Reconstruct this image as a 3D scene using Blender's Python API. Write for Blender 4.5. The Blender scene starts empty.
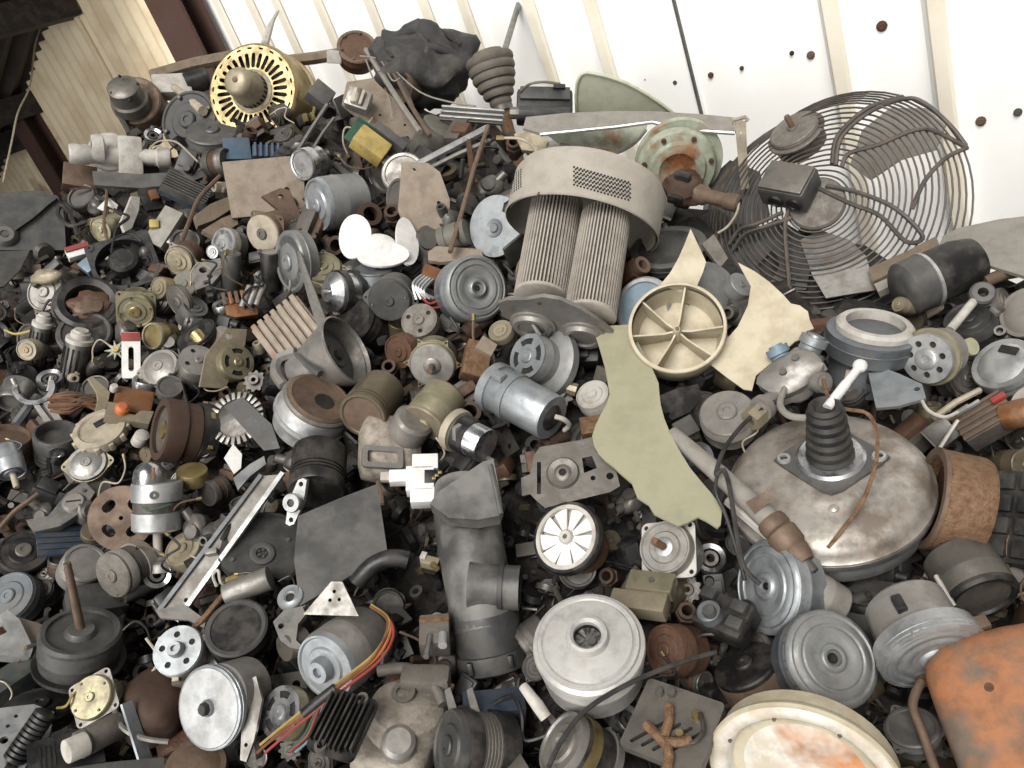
import bpy, bmesh, math, random
from mathutils import Vector, Matrix, Quaternion
from mathutils.geometry import tessellate_polygon

random.seed(11)
SC = bpy.context.scene
COL = SC.collection
PI = math.pi

# ------------------------------------------------------------------ camera
F = 790.0                                   # focal length in pixels of a 1024 x 768 frame
CAMZ = 1.70
UPC = Vector((-648, 1596, 790)).normalized()            # world up in camera axes
XC = Vector((932, -19, 790)); XC = (XC - UPC * XC.dot(UPC)).normalized()   # along the sheet wall
YC = UPC.cross(XC)                                      # into the wall
ROT = Matrix((XC, YC, UPC))                             # camera axes -> world axes
cam_data = bpy.data.cameras.new('camera')
cam_data.sensor_width = 36.0
cam_data.lens = F / 1024 * 36.0
cam_data.clip_start = 0.02
cam = bpy.data.objects.new('camera', cam_data)
COL.objects.link(cam)
cam.matrix_world = Matrix.Translation((0, 0, CAMZ)) @ ROT.to_4x4()
SC.camera = cam

# ------------------------------------------------------------------ daylight
world = bpy.data.worlds.new('daylight'); SC.world = world
world.use_nodes = True
bg = world.node_tree.nodes['Background']
bg.inputs[0].default_value = (0.93, 0.965, 1.0, 1)
bg.inputs[1].default_value = 0.17
sun_data = bpy.data.lights.new('sun', 'SUN')
sun_data.energy = 4.1
sun_data.angle = math.radians(38)
sun_data.color = (1.0, 0.965, 0.91)
sun = bpy.data.objects.new('sun', sun_data); COL.objects.link(sun)
sun_dir = Vector((0.30, -0.58, 0.76))
sun.rotation_euler = sun_dir.to_track_quat('Z', 'Y').to_euler()
sun.location = (0, 0, 5)
# added fill lamp for the wall under the roof, where daylight could enter
fill_data = bpy.data.lights.new('front_fill_light', 'AREA')
fill_data.shape = 'RECTANGLE'; fill_data.size = 7.0; fill_data.size_y = 2.8
fill_data.energy = 210.0
fill_data.color = (1.0, 0.985, 0.96)
fill_lamp = bpy.data.objects.new('front_fill_light', fill_data); COL.objects.link(fill_lamp)
fill_lamp.location = (-0.8, -4.6, 2.2)
fill_lamp.rotation_euler = (math.radians(90), 0, 0)
SC.view_settings.view_transform = 'Standard'
SC.view_settings.look = 'None'
SC.view_settings.exposure = 0.14
SC.view_settings.gamma = 1.0
SC.view_settings.use_curve_mapping = False

# ------------------------------------------------------------------ placing
def heap_depth(u, v):
    return 1.0 / (0.338 + 0.00026 * u + 0.00085 * v)

def wp(u, v, D):
    return ROT @ Vector(((u - 512) / F * D, (384 - v) / F * D, -D)) + Vector((0, 0, CAMZ))

def hp(u, v, lift=0.0):
    D = heap_depth(u, v)
    return wp(u, v, D - lift * D / F)

WALL_Y = wp(968, 215, 1.72).y
def wallp(u, v, off=0.0):
    d = wp(u, v, 1.0) - Vector((0, 0, CAMZ))
    t = (WALL_Y - off) / d.y
    return Vector((0, 0, CAMZ)) + d * t

# ------------------------------------------------------------------ materials
MATS = {}
def mat(name, c, metal=0.0, rough=0.5, dirt=(0.17, 0.135, 0.10), da=0.5, rust=0.0, bump=0.10, scale=34, spec=0.5, var=0.55, rustc=(0.20, 0.075, 0.025), k=0.66, grime=0.42):
    c = tuple(x * k for x in c); dirt = tuple(x * k for x in dirt); rustc = tuple(x * k for x in rustc)
    m = bpy.data.materials.new(name); m.use_nodes = True
    nt = m.node_tree; N = nt.nodes; L = nt.links
    b = N['Principled BSDF']
    tc = N.new('ShaderNodeTexCoord'); oi = N.new('ShaderNodeObjectInfo')
    w = N.new('ShaderNodeMath'); w.operation = 'MULTIPLY'; w.inputs[1].default_value = 97.0
    L.new(oi.outputs['Random'], w.inputs[0])
    def noise(sc, det=5, ro=0.6):
        n = N.new('ShaderNodeTexNoise'); n.noise_dimensions = '4D'
        n.inputs['Scale'].default_value = sc; n.inputs['Detail'].default_value = det; n.inputs['Roughness'].default_value = ro
        L.new(tc.outputs['Object'], n.inputs['Vector']); L.new(w.outputs[0], n.inputs['W'])
        return n.outputs['Fac']
    def mr(src, a, bb, lo, hi):
        r = N.new('ShaderNodeMapRange'); r.inputs['From Min'].default_value = a; r.inputs['From Max'].default_value = bb
        r.inputs['To Min'].default_value = lo; r.inputs['To Max'].default_value = hi
        L.new(src, r.inputs['Value']); return r.outputs['Result']
    def mix(f, a, bb):
        x = N.new('ShaderNodeMix'); x.data_type = 'RGBA'
        if isinstance(f, float): x.inputs[0].default_value = f
        else: L.new(f, x.inputs[0])
        for i, q in ((6, a), (7, bb)):
            if isinstance(q, tuple): x.inputs[i].default_value = (*q, 1)
            else: L.new(q, x.inputs[i])
        return x.outputs[2]
    n1 = noise(scale); n2 = noise(scale * 0.28, 4)
    d = mr(n1, 0.45, 0.61, 0.0, da)
    v = mr(oi.outputs['Random'], 0, 1, 0.0, var)
    dark = tuple(x * 0.55 for x in c)
    col = mix(v, c, dark)
    col = mix(d, col, dirt)
    if rust > 0:
        rf = mr(n2, 0.62 - 0.3 * rust, 0.72 - 0.25 * rust, 0.0, 1.0)
        rc = mix(mr(n1, 0.35, 0.65, 0, 1), rustc, tuple(min(1, x * 2.1) for x in rustc))
        col = mix(rf, col, rc)
    if grime > 0:
        gf = mr(noise(scale * 1.5, 6, 0.7), 0.48, 0.72, 0.0, grime)
        col = mix(gf, col, tuple(x * 0.22 + 0.004 for x in c))
    L.new(col, b.inputs['Base Color'])
    if metal > 0:
        mm = N.new('ShaderNodeMath'); mm.operation = 'MULTIPLY_ADD'
        L.new(d, mm.inputs[0]); mm.inputs[1].default_value = -metal; mm.inputs[2].default_value = metal
        mm.use_clamp = True
        L.new(mm.outputs[0], b.inputs['Metallic'])
    L.new(mr(n1, 0.35, 0.7, rough, min(1.0, rough + 0.3)), b.inputs['Roughness'])
    b.inputs['Specular IOR Level'].default_value = spec
    if bump > 0:
        bp = N.new('ShaderNodeBump'); bp.inputs['Strength'].default_value = bump; bp.inputs['Distance'].default_value = 0.004
        L.new(noise(scale * 3.2, 3), bp.inputs['Height']); L.new(bp.outputs[0], b.inputs['Normal'])
    MATS[name] = m
    return m

mat('steel', (0.46, 0.45, 0.43), 0.8, 0.30, da=0.5)
mat('dull', (0.24, 0.225, 0.20), 0.6, 0.36, dirt=(0.13, 0.105, 0.08), da=0.6)
mat('chrome', (0.72, 0.73, 0.75), 0.95, 0.16, da=0.25, bump=0.04)
mat('zinc', (0.55, 0.59, 0.62), 0.65, 0.32, dirt=(0.24, 0.23, 0.21), da=0.4, bump=0.06)
mat('vacwhite', (0.70, 0.69, 0.66), 0.25, 0.36, dirt=(0.42, 0.38, 0.33), da=0.4, bump=0.05, var=0.1)
mat('zincdark', (0.25, 0.275, 0.30), 0.5, 0.4, da=0.45, bump=0.06)
mat('vac', (0.36, 0.37, 0.365), 0.4, 0.36, dirt=(0.25, 0.23, 0.20), da=0.4, bump=0.05)
mat('alu', (0.48, 0.46, 0.43), 0.6, 0.36, da=0.55)
mat('alubright', (0.74, 0.75, 0.75), 0.72, 0.30, dirt=(0.35, 0.33, 0.3), da=0.4)
mat('cast', (0.27, 0.245, 0.215), 0.35, 0.5, dirt=(0.14, 0.11, 0.085), da=0.6, bump=0.25, scale=60)
mat('casttan', (0.50, 0.44, 0.37), 0.2, 0.6, da=0.6, bump=0.35, scale=60)
mat('chromate', (0.54, 0.49, 0.32), 0.72, 0.30, da=0.5)
mat('brass', (0.52, 0.40, 0.17), 0.85, 0.28, da=0.35)
mat('gold', (0.44, 0.345, 0.175), 0.8, 0.27, dirt=(0.17, 0.125, 0.06), da=0.4, bump=0.05, k=0.85, grime=0.4)
mat('goldtan', (0.50, 0.43, 0.30), 0.4, 0.42, da=0.5)
mat('blackp', (0.018, 0.018, 0.020), 0.0, 0.34, dirt=(0.09, 0.08, 0.07), da=0.4)
mat('blackm', (0.04, 0.039, 0.038), 0.5, 0.34, dirt=(0.12, 0.10, 0.085), da=0.5)
mat('darkgrey', (0.07, 0.07, 0.07), 0.15, 0.40, dirt=(0.125, 0.115, 0.10), da=0.5)
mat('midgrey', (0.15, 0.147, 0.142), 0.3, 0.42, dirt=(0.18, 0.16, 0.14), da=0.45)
mat('greypaint', (0.40, 0.375, 0.335), 0.05, 0.5, dirt=(0.27, 0.23, 0.18), da=0.4, bump=0.06, scale=30)
mat('bingrey', (0.41, 0.375, 0.325), 0.0, 0.55, dirt=(0.33, 0.29, 0.24), da=0.4, rust=0.0, bump=0.04, scale=22, var=0.0, k=0.85, grime=0.25)
mat('filter', (0.44, 0.40, 0.35), 0.1, 0.6, da=0.35, bump=0.1, var=0.0, k=0.85, grime=0.25)
mat('filterdark', (0.15, 0.13, 0.115), 0.0, 0.8, da=0.3, bump=0.1, var=0.0)
mat('whitep', (0.80, 0.79, 0.77), 0.0, 0.4, dirt=(0.50, 0.46, 0.40), da=0.3, bump=0.03, var=0.05, k=0.85, grime=0.25)
mat('whitedirty', (0.66, 0.63, 0.58), 0.0, 0.5, dirt=(0.38, 0.32, 0.25), da=0.5, bump=0.08, var=0.1)
mat('cream', (0.56, 0.50, 0.37), 0.0, 0.48, dirt=(0.36, 0.29, 0.18), da=0.4, bump=0.06, scale=28, var=0.0, k=0.8, grime=0.25)
mat('khaki', (0.34, 0.325, 0.22), 0.0, 0.45, dirt=(0.30, 0.29, 0.19), da=0.6, bump=0.08, scale=16, var=0.0, k=0.85, grime=0.25)
mat('ivory', (0.62, 0.54, 0.41), 0.0, 0.5, da=0.4)
mat('rust', (0.16, 0.075, 0.038), 0.25, 0.65, dirt=(0.08, 0.042, 0.025), da=0.7, bump=0.5, scale=80)
mat('rustsoft', (0.24, 0.16, 0.11), 0.3, 0.55, dirt=(0.10, 0.065, 0.045), da=0.6, bump=0.25)
mat('rusttank', (0.34, 0.14, 0.06), 0.0, 0.6, dirt=(0.15, 0.115, 0.085), da=1.0, bump=0.25, scale=19, var=0.0, grime=0.6, k=0.85)
mat('rustcopper', (0.34, 0.20, 0.11), 0.35, 0.6, dirt=(0.14, 0.065, 0.03), da=0.85, bump=0.6, scale=110)
mat('copper', (0.45, 0.20, 0.09), 0.7, 0.4, da=0.5, bump=0.3)
mat('winding', (0.17, 0.085, 0.05), 0.2, 0.5, dirt=(0.07, 0.045, 0.03), da=0.5, bump=0.5)
mat('orange', (0.75, 0.20, 0.05), 0.0, 0.45, da=0.3)
mat('red', (0.48, 0.05, 0.04), 0.0, 0.5, da=0.35)
mat('blue', (0.07, 0.15, 0.24), 0.1, 0.5, da=0.45)
mat('bluedark', (0.03, 0.05, 0.085), 0.0, 0.5, dirt=(0.12, 0.11, 0.10), da=0.4)
mat('bluelight', (0.30, 0.42, 0.52), 0.2, 0.45, da=0.35)
mat('green', (0.045, 0.15, 0.095), 0.0, 0.42, da=0.35)
mat('greenpale', (0.46, 0.50, 0.39), 0.0, 0.5, dirt=(0.30, 0.28, 0.21), da=0.6, rust=0.25, bump=0.1, scale=40, var=0.0, k=0.72, grime=0.4)
mat('bladegreen', (0.58, 0.60, 0.46), 0.0, 0.45, dirt=(0.38, 0.37, 0.28), da=0.35, bump=0.04, scale=22, var=0.0, k=0.85, grime=0.25)
mat('greendark', (0.045, 0.06, 0.055), 0.0, 0.42, da=0.4)
mat('olive', (0.22, 0.22, 0.185), 0.1, 0.55, da=0.5)
mat('yellow', (0.60, 0.45, 0.13), 0.0, 0.5, da=0.4)
mat('tanplate', (0.40, 0.33, 0.26), 0.1, 0.55, dirt=(0.26, 0.19, 0.13), da=0.5, rust=0.1, bump=0.1, scale=30, var=0.0)
mat('wood', (0.30, 0.23, 0.16), 0.0, 0.75, da=0.5, bump=0.5)
mat('rubber', (0.022, 0.021, 0.020), 0.0, 0.5, dirt=(0.10, 0.088, 0.075), da=0.5)
mat('boot', (0.17, 0.145, 0.12), 0.0, 0.6, dirt=(0.22, 0.18, 0.14), da=0.6, bump=0.2)
mat('cloth', (0.05, 0.05, 0.052), 0.0, 0.75, dirt=(0.16, 0.14, 0.12), da=0.5, bump=0.3, scale=25)
mat('booster', (0.42, 0.385, 0.345), 0.45, 0.33, dirt=(0.11, 0.075, 0.048), da=0.85, bump=0.08, scale=17, var=0.0, k=0.9, grime=0.8)
mat('enamel', (0.68, 0.655, 0.59), 0.0, 0.32, dirt=(0.45, 0.35, 0.23), da=0.55, rust=0.2, bump=0.05, scale=34, var=0.0, rustc=(0.28, 0.13, 0.06), k=0.85, grime=0.3)
mat('ductgrey', (0.060, 0.058, 0.056), 0.05, 0.36, dirt=(0.30, 0.29, 0.27), da=0.45, bump=0.12, scale=12, var=0.0, k=0.9, grime=0.3)
mat('wire', (0.075, 0.07, 0.065), 0.4, 0.5, dirt=(0.14, 0.10, 0.075), da=0.6, k=1.0, grime=0.2)
mat('hole', (0.012, 0.011, 0.010), 0.0, 0.8, da=0.2, bump=0)  # near-black stands in for the shade inside holes and slots
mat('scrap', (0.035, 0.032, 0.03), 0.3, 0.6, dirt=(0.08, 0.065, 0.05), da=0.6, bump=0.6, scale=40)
mat('platedark', (0.135, 0.132, 0.128), 0.3, 0.42, dirt=(0.21, 0.20, 0.19), da=0.5, bump=0.08, scale=22)
mat('deepsteel', (0.22, 0.21, 0.195), 0.7, 0.34, dirt=(0.10, 0.08, 0.06), da=0.6)  # deep copies: gap shade put into the colour; also used on dark parts
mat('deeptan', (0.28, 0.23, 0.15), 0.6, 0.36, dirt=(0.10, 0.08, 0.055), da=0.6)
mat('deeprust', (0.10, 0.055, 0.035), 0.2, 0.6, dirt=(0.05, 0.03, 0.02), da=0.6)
mat('lam', (0.16, 0.145, 0.13), 0.4, 0.5, da=0.5, bump=0.4)
mat('wallwhite', (0.90, 0.90, 0.885), 0.0, 0.45, dirt=(0.80, 0.78, 0.73), da=0.35, bump=0.02, scale=4, var=0.0, k=1.0, grime=0.0)
mat('wallrib', (0.74, 0.69, 0.58), 0.0, 0.5, dirt=(0.60, 0.53, 0.42), da=0.5, bump=0.02, scale=6, var=0.0, k=1.0, grime=0.0)  # tan tint puts the shading of the rib faces into the colour
mat('wallcream', (0.93, 0.79, 0.56), 0.0, 0.5, dirt=(0.70, 0.54, 0.34), da=0.6, rust=0.08, bump=0.03, scale=7, var=0.12, k=1.0, grime=0.1)
mat('roofdark', (0.055, 0.05, 0.048), 0.1, 0.6, dirt=(0.09, 0.08, 0.075), da=0.6, bump=0.1, scale=6, k=1.0, grime=0.0)
mat('beam', (0.028, 0.025, 0.025), 0.0, 0.6, da=0.3, k=1.0, grime=0.0)
mat('redoxide', (0.10, 0.052, 0.04), 0.0, 0.6, dirt=(0.07, 0.045, 0.035), da=0.5, scale=12, k=1.0, grime=0.0)
mat('concrete', (0.26, 0.24, 0.215), 0.0, 0.85, da=0.5, bump=0.3, scale=6, k=1.0, grime=0.0)

# ------------------------------------------------------------------ geometry
def circ(cx, cy, r, n=14, a0=0.0):
    return [(cx + r * math.cos(a0 + 2 * PI * i / n), cy + r * math.sin(a0 + 2 * PI * i / n)) for i in range(n)]
def rect(x0, y0, x1, y1):
    return [(x0, y0), (x1, y0), (x1, y1), (x0, y1)]
def rrect(w, h, r, cx=0, cy=0, k=4):
    o = []
    for sx, sy, a in ((1, 1, 0), (-1, 1, PI / 2), (-1, -1, PI), (1, -1, 1.5 * PI)):
        for i in range(k + 1):
            t = a + PI / 2 * i / k
            o.append((cx + sx * (w / 2 - r) + r * math.cos(t), cy + sy * (h / 2 - r) + r * math.sin(t)))
    return o
def slot(cx, cy, l, w, ang, k=4):
    o = []
    for side in (0, 1):
        for i in range(k + 1):
            t = -PI / 2 + PI * i / k + side * PI
            x = (l / 2 - w / 2) * (1 if side == 0 else -1) + w / 2 * math.cos(t); y = w / 2 * math.sin(t)
            o.append((cx + x * math.cos(ang) - y * math.sin(ang), cy + x * math.sin(ang) + y * math.cos(ang)))
    return o
def arcslot(r0, r1, a0, a1, k=5):
    o = [(r1 * math.cos(a0 + (a1 - a0) * i / k), r1 * math.sin(a0 + (a1 - a0) * i / k)) for i in range(k + 1)]
    return o + [(r0 * math.cos(a1 + (a0 - a1) * i / k), r0 * math.sin(a1 + (a0 - a1) * i / k)) for i in range(k + 1)]
def catmull(p, k=6, closed=False):
    p = [Vector(q) for q in p]; n = len(p); o = []
    for i in range(n if closed else n - 1):
        g = (lambda j: p[j % n]) if closed else (lambda j: p[max(0, min(n - 1, j))])
        a, b, c, d = g(i - 1), g(i), g(i + 1), g(i + 2)
        for j in range(k):
            t = j / k
            o.append(0.5 * ((2 * b) + (c - a) * t + (2 * a - 5 * b + 4 * c - d) * t * t + (3 * b - a - 3 * c + d) * t ** 3))
    if not closed: o.append(p[-1])
    return o
def dirv(tilt, d):
    t, d = math.radians(tilt), math.radians(d)
    return Vector((math.sin(t) * math.cos(d), math.sin(t) * math.sin(d), math.cos(t)))
def frame(z, x=(1, 0, 0)):
    z = Vector(z).normalized(); x = Vector(x)
    x = x - z * x.dot(z)
    if x.length < 1e-4: x = Vector((0, 1, 0)) - z * z.y
    x.normalize(); y = z.cross(x)
    return Matrix((x, y, z)).transposed()
def at(x=0, y=0, z=0, tilt=0, d=0, spin=0):
    """local placing matrix: shift, then the local z axis leans by tilt towards d"""
    return Matrix.Translation((x, y, z)) @ (frame(dirv(tilt, d)) @ Matrix.Rotation(math.radians(spin), 3, 'Z')).to_4x4()

class G:
    def __init__(s): s.v = []; s.f = []
    def add(s, v, f, M=None):
        o = len(s.v)
        s.v += [M @ Vector(p) for p in v] if M is not None else [Vector(p) for p in v]
        s.f += [tuple(i + o for i in q) for q in f]
        return s
    def lathe(s, prof, n=32, M=None, closed=False, a0=0.0, a1=2 * PI):
        v = []; f = []; rings = []; full = abs(a1 - a0 - 2 * PI) < 1e-6
        cnt = n if full else n + 1
        for r, z in prof:
            if r <= 1e-6 and full: rings.append([len(v)]); v.append((0, 0, z))
            else:
                rings.append(list(range(len(v), len(v) + cnt)))
                v += [(r * math.cos(a0 + (a1 - a0) * i / n), r * math.sin(a0 + (a1 - a0) * i / n), z) for i in range(cnt)]
        pairs = list(zip(rings, rings[1:]))
        if closed: pairs.append((rings[-1], rings[0]))
        for A, B in pairs:
            for i in range(n):
                j = (i + 1) % n if full else i + 1
                if len(A) == 1 and len(B) == 1: continue
                if len(A) == 1: f.append((A[0], B[j], B[i]))
                elif len(B) == 1: f.append((A[i], A[j], B[0]))
                else: f.append((A[i], A[j], B[j], B[i]))
        return s.add(v, f, M)
    def box(s, c, size, bev=0.0, M=None):
        bm = bmesh.new(); bmesh.ops.create_cube(bm, size=1)
        for q in bm.verts: q.co = Vector((q.co.x * size[0], q.co.y * size[1], q.co.z * size[2]))
        if bev > 0: bmesh.ops.bevel(bm, geom=list(bm.edges), offset=bev, segments=2, affect='EDGES', profile=0.6)
        bm.verts.index_update()
        v = [q.co + Vector(c) for q in bm.verts]; f = [tuple(x.index for x in q.verts) for q in bm.faces]
        bm.free()
        return s.add(v, f, M)
    def prism(s, outline, z0, z1, holes=(), M=None):
        loops = [[Vector((p[0], p[1], 0)) for p in l] for l in (outline, *holes)]
        tri = tessellate_polygon(loops)
        flat = [p for l in loops for p in l]; n = len(flat)
        v = [(p.x, p.y, z0) for p in flat] + [(p.x, p.y, z1) for p in flat]
        f = [tuple(t) for t in tri] + [tuple(i + n for i in reversed(t)) for t in tri]
        o = 0
        for l in loops:
            k = len(l)
            for i in range(k):
                j = (i + 1) % k
                f.append((o + i, o + j, o + j + n, o + i + n))
            o += k
        return s.add(v, f, M)
    def tube(s, pts, r, n=8, closed=False, M=None, caps=True):
        p = [Vector(q) for q in pts]; m = len(p)
        rr = r if isinstance(r, (list, tuple)) else [r] * m
        v = []; f = []; x = None
        for i in range(m):
            if closed: t = p[(i + 1) % m] - p[i - 1]
            else: t = p[min(m - 1, i + 1)] - p[max(0, i - 1)]
            t = t.normalized() if t.length > 1e-9 else Vector((0, 0, 1))
            if x is None: x = t.orthogonal().normalized()
            x = x - t * x.dot(t)
            x = x.normalized() if x.length > 1e-6 else t.orthogonal().normalized()
            y = t.cross(x)
            v += [p[i] + (x * math.cos(2 * PI * k / n) + y * math.sin(2 * PI * k / n)) * rr[i] for k in range(n)]
        for i in range(m if closed else m - 1):
            a = i * n; b = ((i + 1) % m) * n
            for k in range(n): f.append((a + k, a + (k + 1) % n, b + (k + 1) % n, b + k))
        if not closed and caps:
            f.append(tuple(reversed(range(n)))); f.append(tuple(range((m - 1) * n, m * n)))
        return s.add(v, f, M)
    def lump(s, size, amp=0.15, sub=3, seed=0, M=None, power=2.0):
        """a closed, uneven, squarish-round body"""
        bm = bmesh.new(); bmesh.ops.create_icosphere(bm, subdivisions=sub, radius=1)
        from mathutils import noise as nz
        off = Vector((seed * 7.3, seed * 3.1, seed * 1.7))
        for q in bm.verts:
            d = q.co.normalized()
            k = (abs(d.x) ** power + abs(d.y) ** power + abs(d.z) ** power) ** (-1.0 / power)
            k *= 1 + amp * nz.noise(d * 1.6 + off) + amp * 0.5 * nz.noise(d * 4 + off)
            q.co = Vector((d.x * size[0] * k, d.y * size[1] * k, d.z * size[2] * k))
        bm.verts.index_update()
        v = [q.co.copy() for q in bm.verts]; f = [tuple(x.index for x in q.verts) for q in bm.faces]
        bm.free()
        return s.add(v, f, M)
    def mesh(s, name, scale=1.0, sharp=38):
        me = bpy.data.meshes.new(name)
        me.from_pydata([p * scale for p in s.v], [], s.f)
        bm = bmesh.new(); bm.from_mesh(me)
        bmesh.ops.recalc_face_normals(bm, faces=bm.faces)
        bm.to_mesh(me); bm.free()
        for q in me.polygons: q.use_smooth = True
        me.set_sharp_from_angle(angle=math.radians(sharp))
        return me

# ------------------------------------------------------------------ things
THINGS = []
class Thing:
    """an Empty at the thing's place; all sizes are in pixels of the photograph at that depth"""
    def __init__(s, name, label, cat, u, v, ax=(0, 0), spin=0, lift=0, D=None, group=None):
        D = D or heap_depth(u, v); D -= lift * D / F
        s.s = D / F; s.name = name
        ray = Vector(((u - 512) / F, (384 - v) / F, -1)).normalized()
        q = Vector((0, 0, 1)).rotation_difference(-ray).to_matrix()
        R = ROT @ q @ frame(dirv(*ax)) @ Matrix.Rotation(math.radians(spin), 3, 'Z')
        s.M = Matrix.Translation(wp(u, v, D)) @ R.to_4x4()
        s.Mi = s.M.inverted()
        o = bpy.data.objects.new(name, None); COL.objects.link(o)
        o.empty_display_size = 0.01
        o.matrix_world = s.M
        o['label'] = label; o['category'] = cat
        if group: o['group'] = group
        s.root = o; s.parts = []; s.uv = (u, v)
        THINGS.append(s)
    def part(s, name, g, m, parent=None, sharp=38):
        me = g.mesh(name, s.s, sharp) if isinstance(g, G) else g
        if not me.materials: me.materials.append(MATS[m])
        o = bpy.data.objects.new(name, me); COL.objects.link(o)
        o.parent = parent or s.root
        s.parts.append(o)
        return o
    def loc(s, u, v, z=0.0):
        """pixel -> local px coordinates where its ray meets the local plane at height z"""
        c = s.Mi @ Vector((0, 0, CAMZ)); p = s.Mi @ wp(u, v, 1.0)
        d = p - c
        t = (z * s.s - c.z) / d.z
        h = c + d * t
        return Vector((h.x / s.s, h.y / s.s, z))
    def out(s, pts, z=0.0):
        return [tuple(s.loc(u, v, z)[:2]) for u, v in pts]
    def lh(s, u, v, lift=0.0):
        """heap point above pixel -> local px coordinates"""
        return (s.Mi @ hp(u, v, lift)) / s.s
def finish_things():
    for t in THINGS:
        if len(t.parts) == 1 and not t.parts[0].children:
            p = t.parts[0]; o = t.root
            lab = {k: o[k] for k in ('label', 'category', 'group', 'kind') if k in o}
            nm = t.name; mw = t.M
            p.parent = None; p.matrix_world = mw
            bpy.data.objects.remove(o)
            p.name = nm
            for k, w in lab.items(): p[k] = w
            t.root = p

# ================================================================== the setting
def struct(name, g, m, parent=None, scale=1.0, sharp=30, label=None):
    me = g.mesh(name, scale, sharp); me.materials.append(MATS[m])
    o = bpy.data.objects.new(name, me); COL.objects.link(o)
    if parent: o.parent = parent
    else:
        o['kind'] = 'structure'
        if label: o['label'] = label
    return o

# heap plane in world axes
_a, _b, _c = hp(0, 400), hp(1000, 300), hp(500, 768)
HN = (_b - _a).cross(_c - _a).normalized()
if HN.z < 0: HN = -HN
HD = HN.dot(_a)
FWD = ROT @ Vector((0, 0, -1)); FWD.z = 0; FWD.normalize()
def heap_z(x, y):
    return (HD - HN.x * x - HN.y * y) / HN.z

struct('floor', G().box((-1.5, -1.5, -0.05), (12, 9, 0.1)), 'concrete', label='bare concrete shed floor under the scrap heap')

def sheet(name, xs, prof, zb, zt, m, parent, y0=0.0):
    """a profiled metal sheet of real thickness; prof(x) = how far the sheet stands towards the room"""
    v = []; f = []; n = len(xs); th = 0.004
    for x in xs:
        y = WALL_Y - y0 - prof(x)
        top = zt(x) if callable(zt) else zt
        v += [(x, y, zb), (x, y, top), (x, y + th, top), (x, y + th, zb)]
    for i in range(n - 1):
        a, b = 4 * i, 4 * i + 4
        for k in range(4): f.append((a + k, b + k, b + (k + 1) % 4, a + (k + 1) % 4))
    f.append((0, 1, 2, 3)); f.append((4 * n - 1, 4 * n - 2, 4 * n - 3, 4 * n - 4))
    return struct(name, G().add(v, f), m, parent, sharp=60)

def rake(x): return 2.243 + 0.314 * (x + 3.263)
def xs_range(a, b, step):
    n = max(2, int(round((b - a) / step))); return [a + (b - a) * i / n for i in range(n + 1)]
RIBS = [0.58, 0.39, 0.005, -0.375, -0.566, -1.10, -1.27, -1.47, -1.60, -1.80, -2.0, -2.18, -2.30, -2.46]
def ribprof(x):
    d = min(abs(x - r) for r in RIBS)
    return 0.022 * max(0.0, min(1.0, (0.030 - d) / 0.012))
def ribxs(a, b):
    xs = {a, b}
    for r in RIBS:
        for o in (-0.030, -0.018, 0.018, 0.030):
            if a < r + o < b: xs.add(r + o)
    return sorted(xs)
def corr(x): return 0.010 * (1 + math.sin(2 * PI * x / 0.075))
# the wall: plain backing rails (hidden behind the sheets) carry the sheets
wall = struct('wall_back', G().box((-2.4, WALL_Y + 0.06, 0.9), (6.6, 0.05, 0.08)).box((-1.2, WALL_Y + 0.06, 2.3), (4.0, 0.05, 0.08)), 'redoxide',
              label='ribbed metal sheet wall, white on the right and dusty cream on the left')
for a, b, y0 in ((-0.91, 0.95, 0.0), (-1.70, -0.895, 0.006), (-2.56, -1.685, 0.0)):
    sheet('wall_sheet', ribxs(a, b), ribprof, 0.0, 2.75, 'wallwhite', wall, y0)
for a, b, y0 in ((-3.36, -2.62, 0.0), (-4.10, -3.34, 0.008), (-5.9, -4.08, 0.0)):
    sheet('wall_sheet', xs_range(a, b, 0.0094), corr, 0.0, (lambda x: rake(x) + 0.13), 'wallcream', wall, y0)
for u, v, r, m in ((882, 26, 0.011, 'rust'), (811, 55, 0.009, 'rustsoft'), (792, 53, 0.005, 'hole'), (676, 82, 0.009, 'midgrey'), (711, 75, 0.007, 'rust'),
                   (742, 68, 0.005, 'rust'), (981, 121, 0.010, 'rustsoft'), (934, 19, 0.004, 'hole'), (1018, 112, 0.008, 'midgrey'), (646, 79, 0.003, 'hole')):
    p = wallp(u, v)
    g = G().lathe([(0, 0.006), (r * 0.6, 0.006), (r * 0.65, 0.002), (r, 0.002), (r, -0.003), (0, -0.003)], 10, Matrix.Translation((p.x, WALL_Y - ribprof(p.x) - 0.001, p.z)) @ Matrix.Rotation(PI / 2, 4, 'X'))
    struct('bolt', g, m, wall)
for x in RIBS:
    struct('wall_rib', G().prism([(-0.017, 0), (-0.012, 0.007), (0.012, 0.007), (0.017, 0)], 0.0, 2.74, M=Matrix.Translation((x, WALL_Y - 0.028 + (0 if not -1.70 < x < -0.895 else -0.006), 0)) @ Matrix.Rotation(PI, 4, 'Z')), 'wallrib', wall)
struct('lap_shadow', G().box((-0.902, WALL_Y - 0.010, 1.37), (0.006, 0.008, 2.74)), 'midgrey', wall)  # dark strip painted in for the shadow line at the sheet overlap
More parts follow.
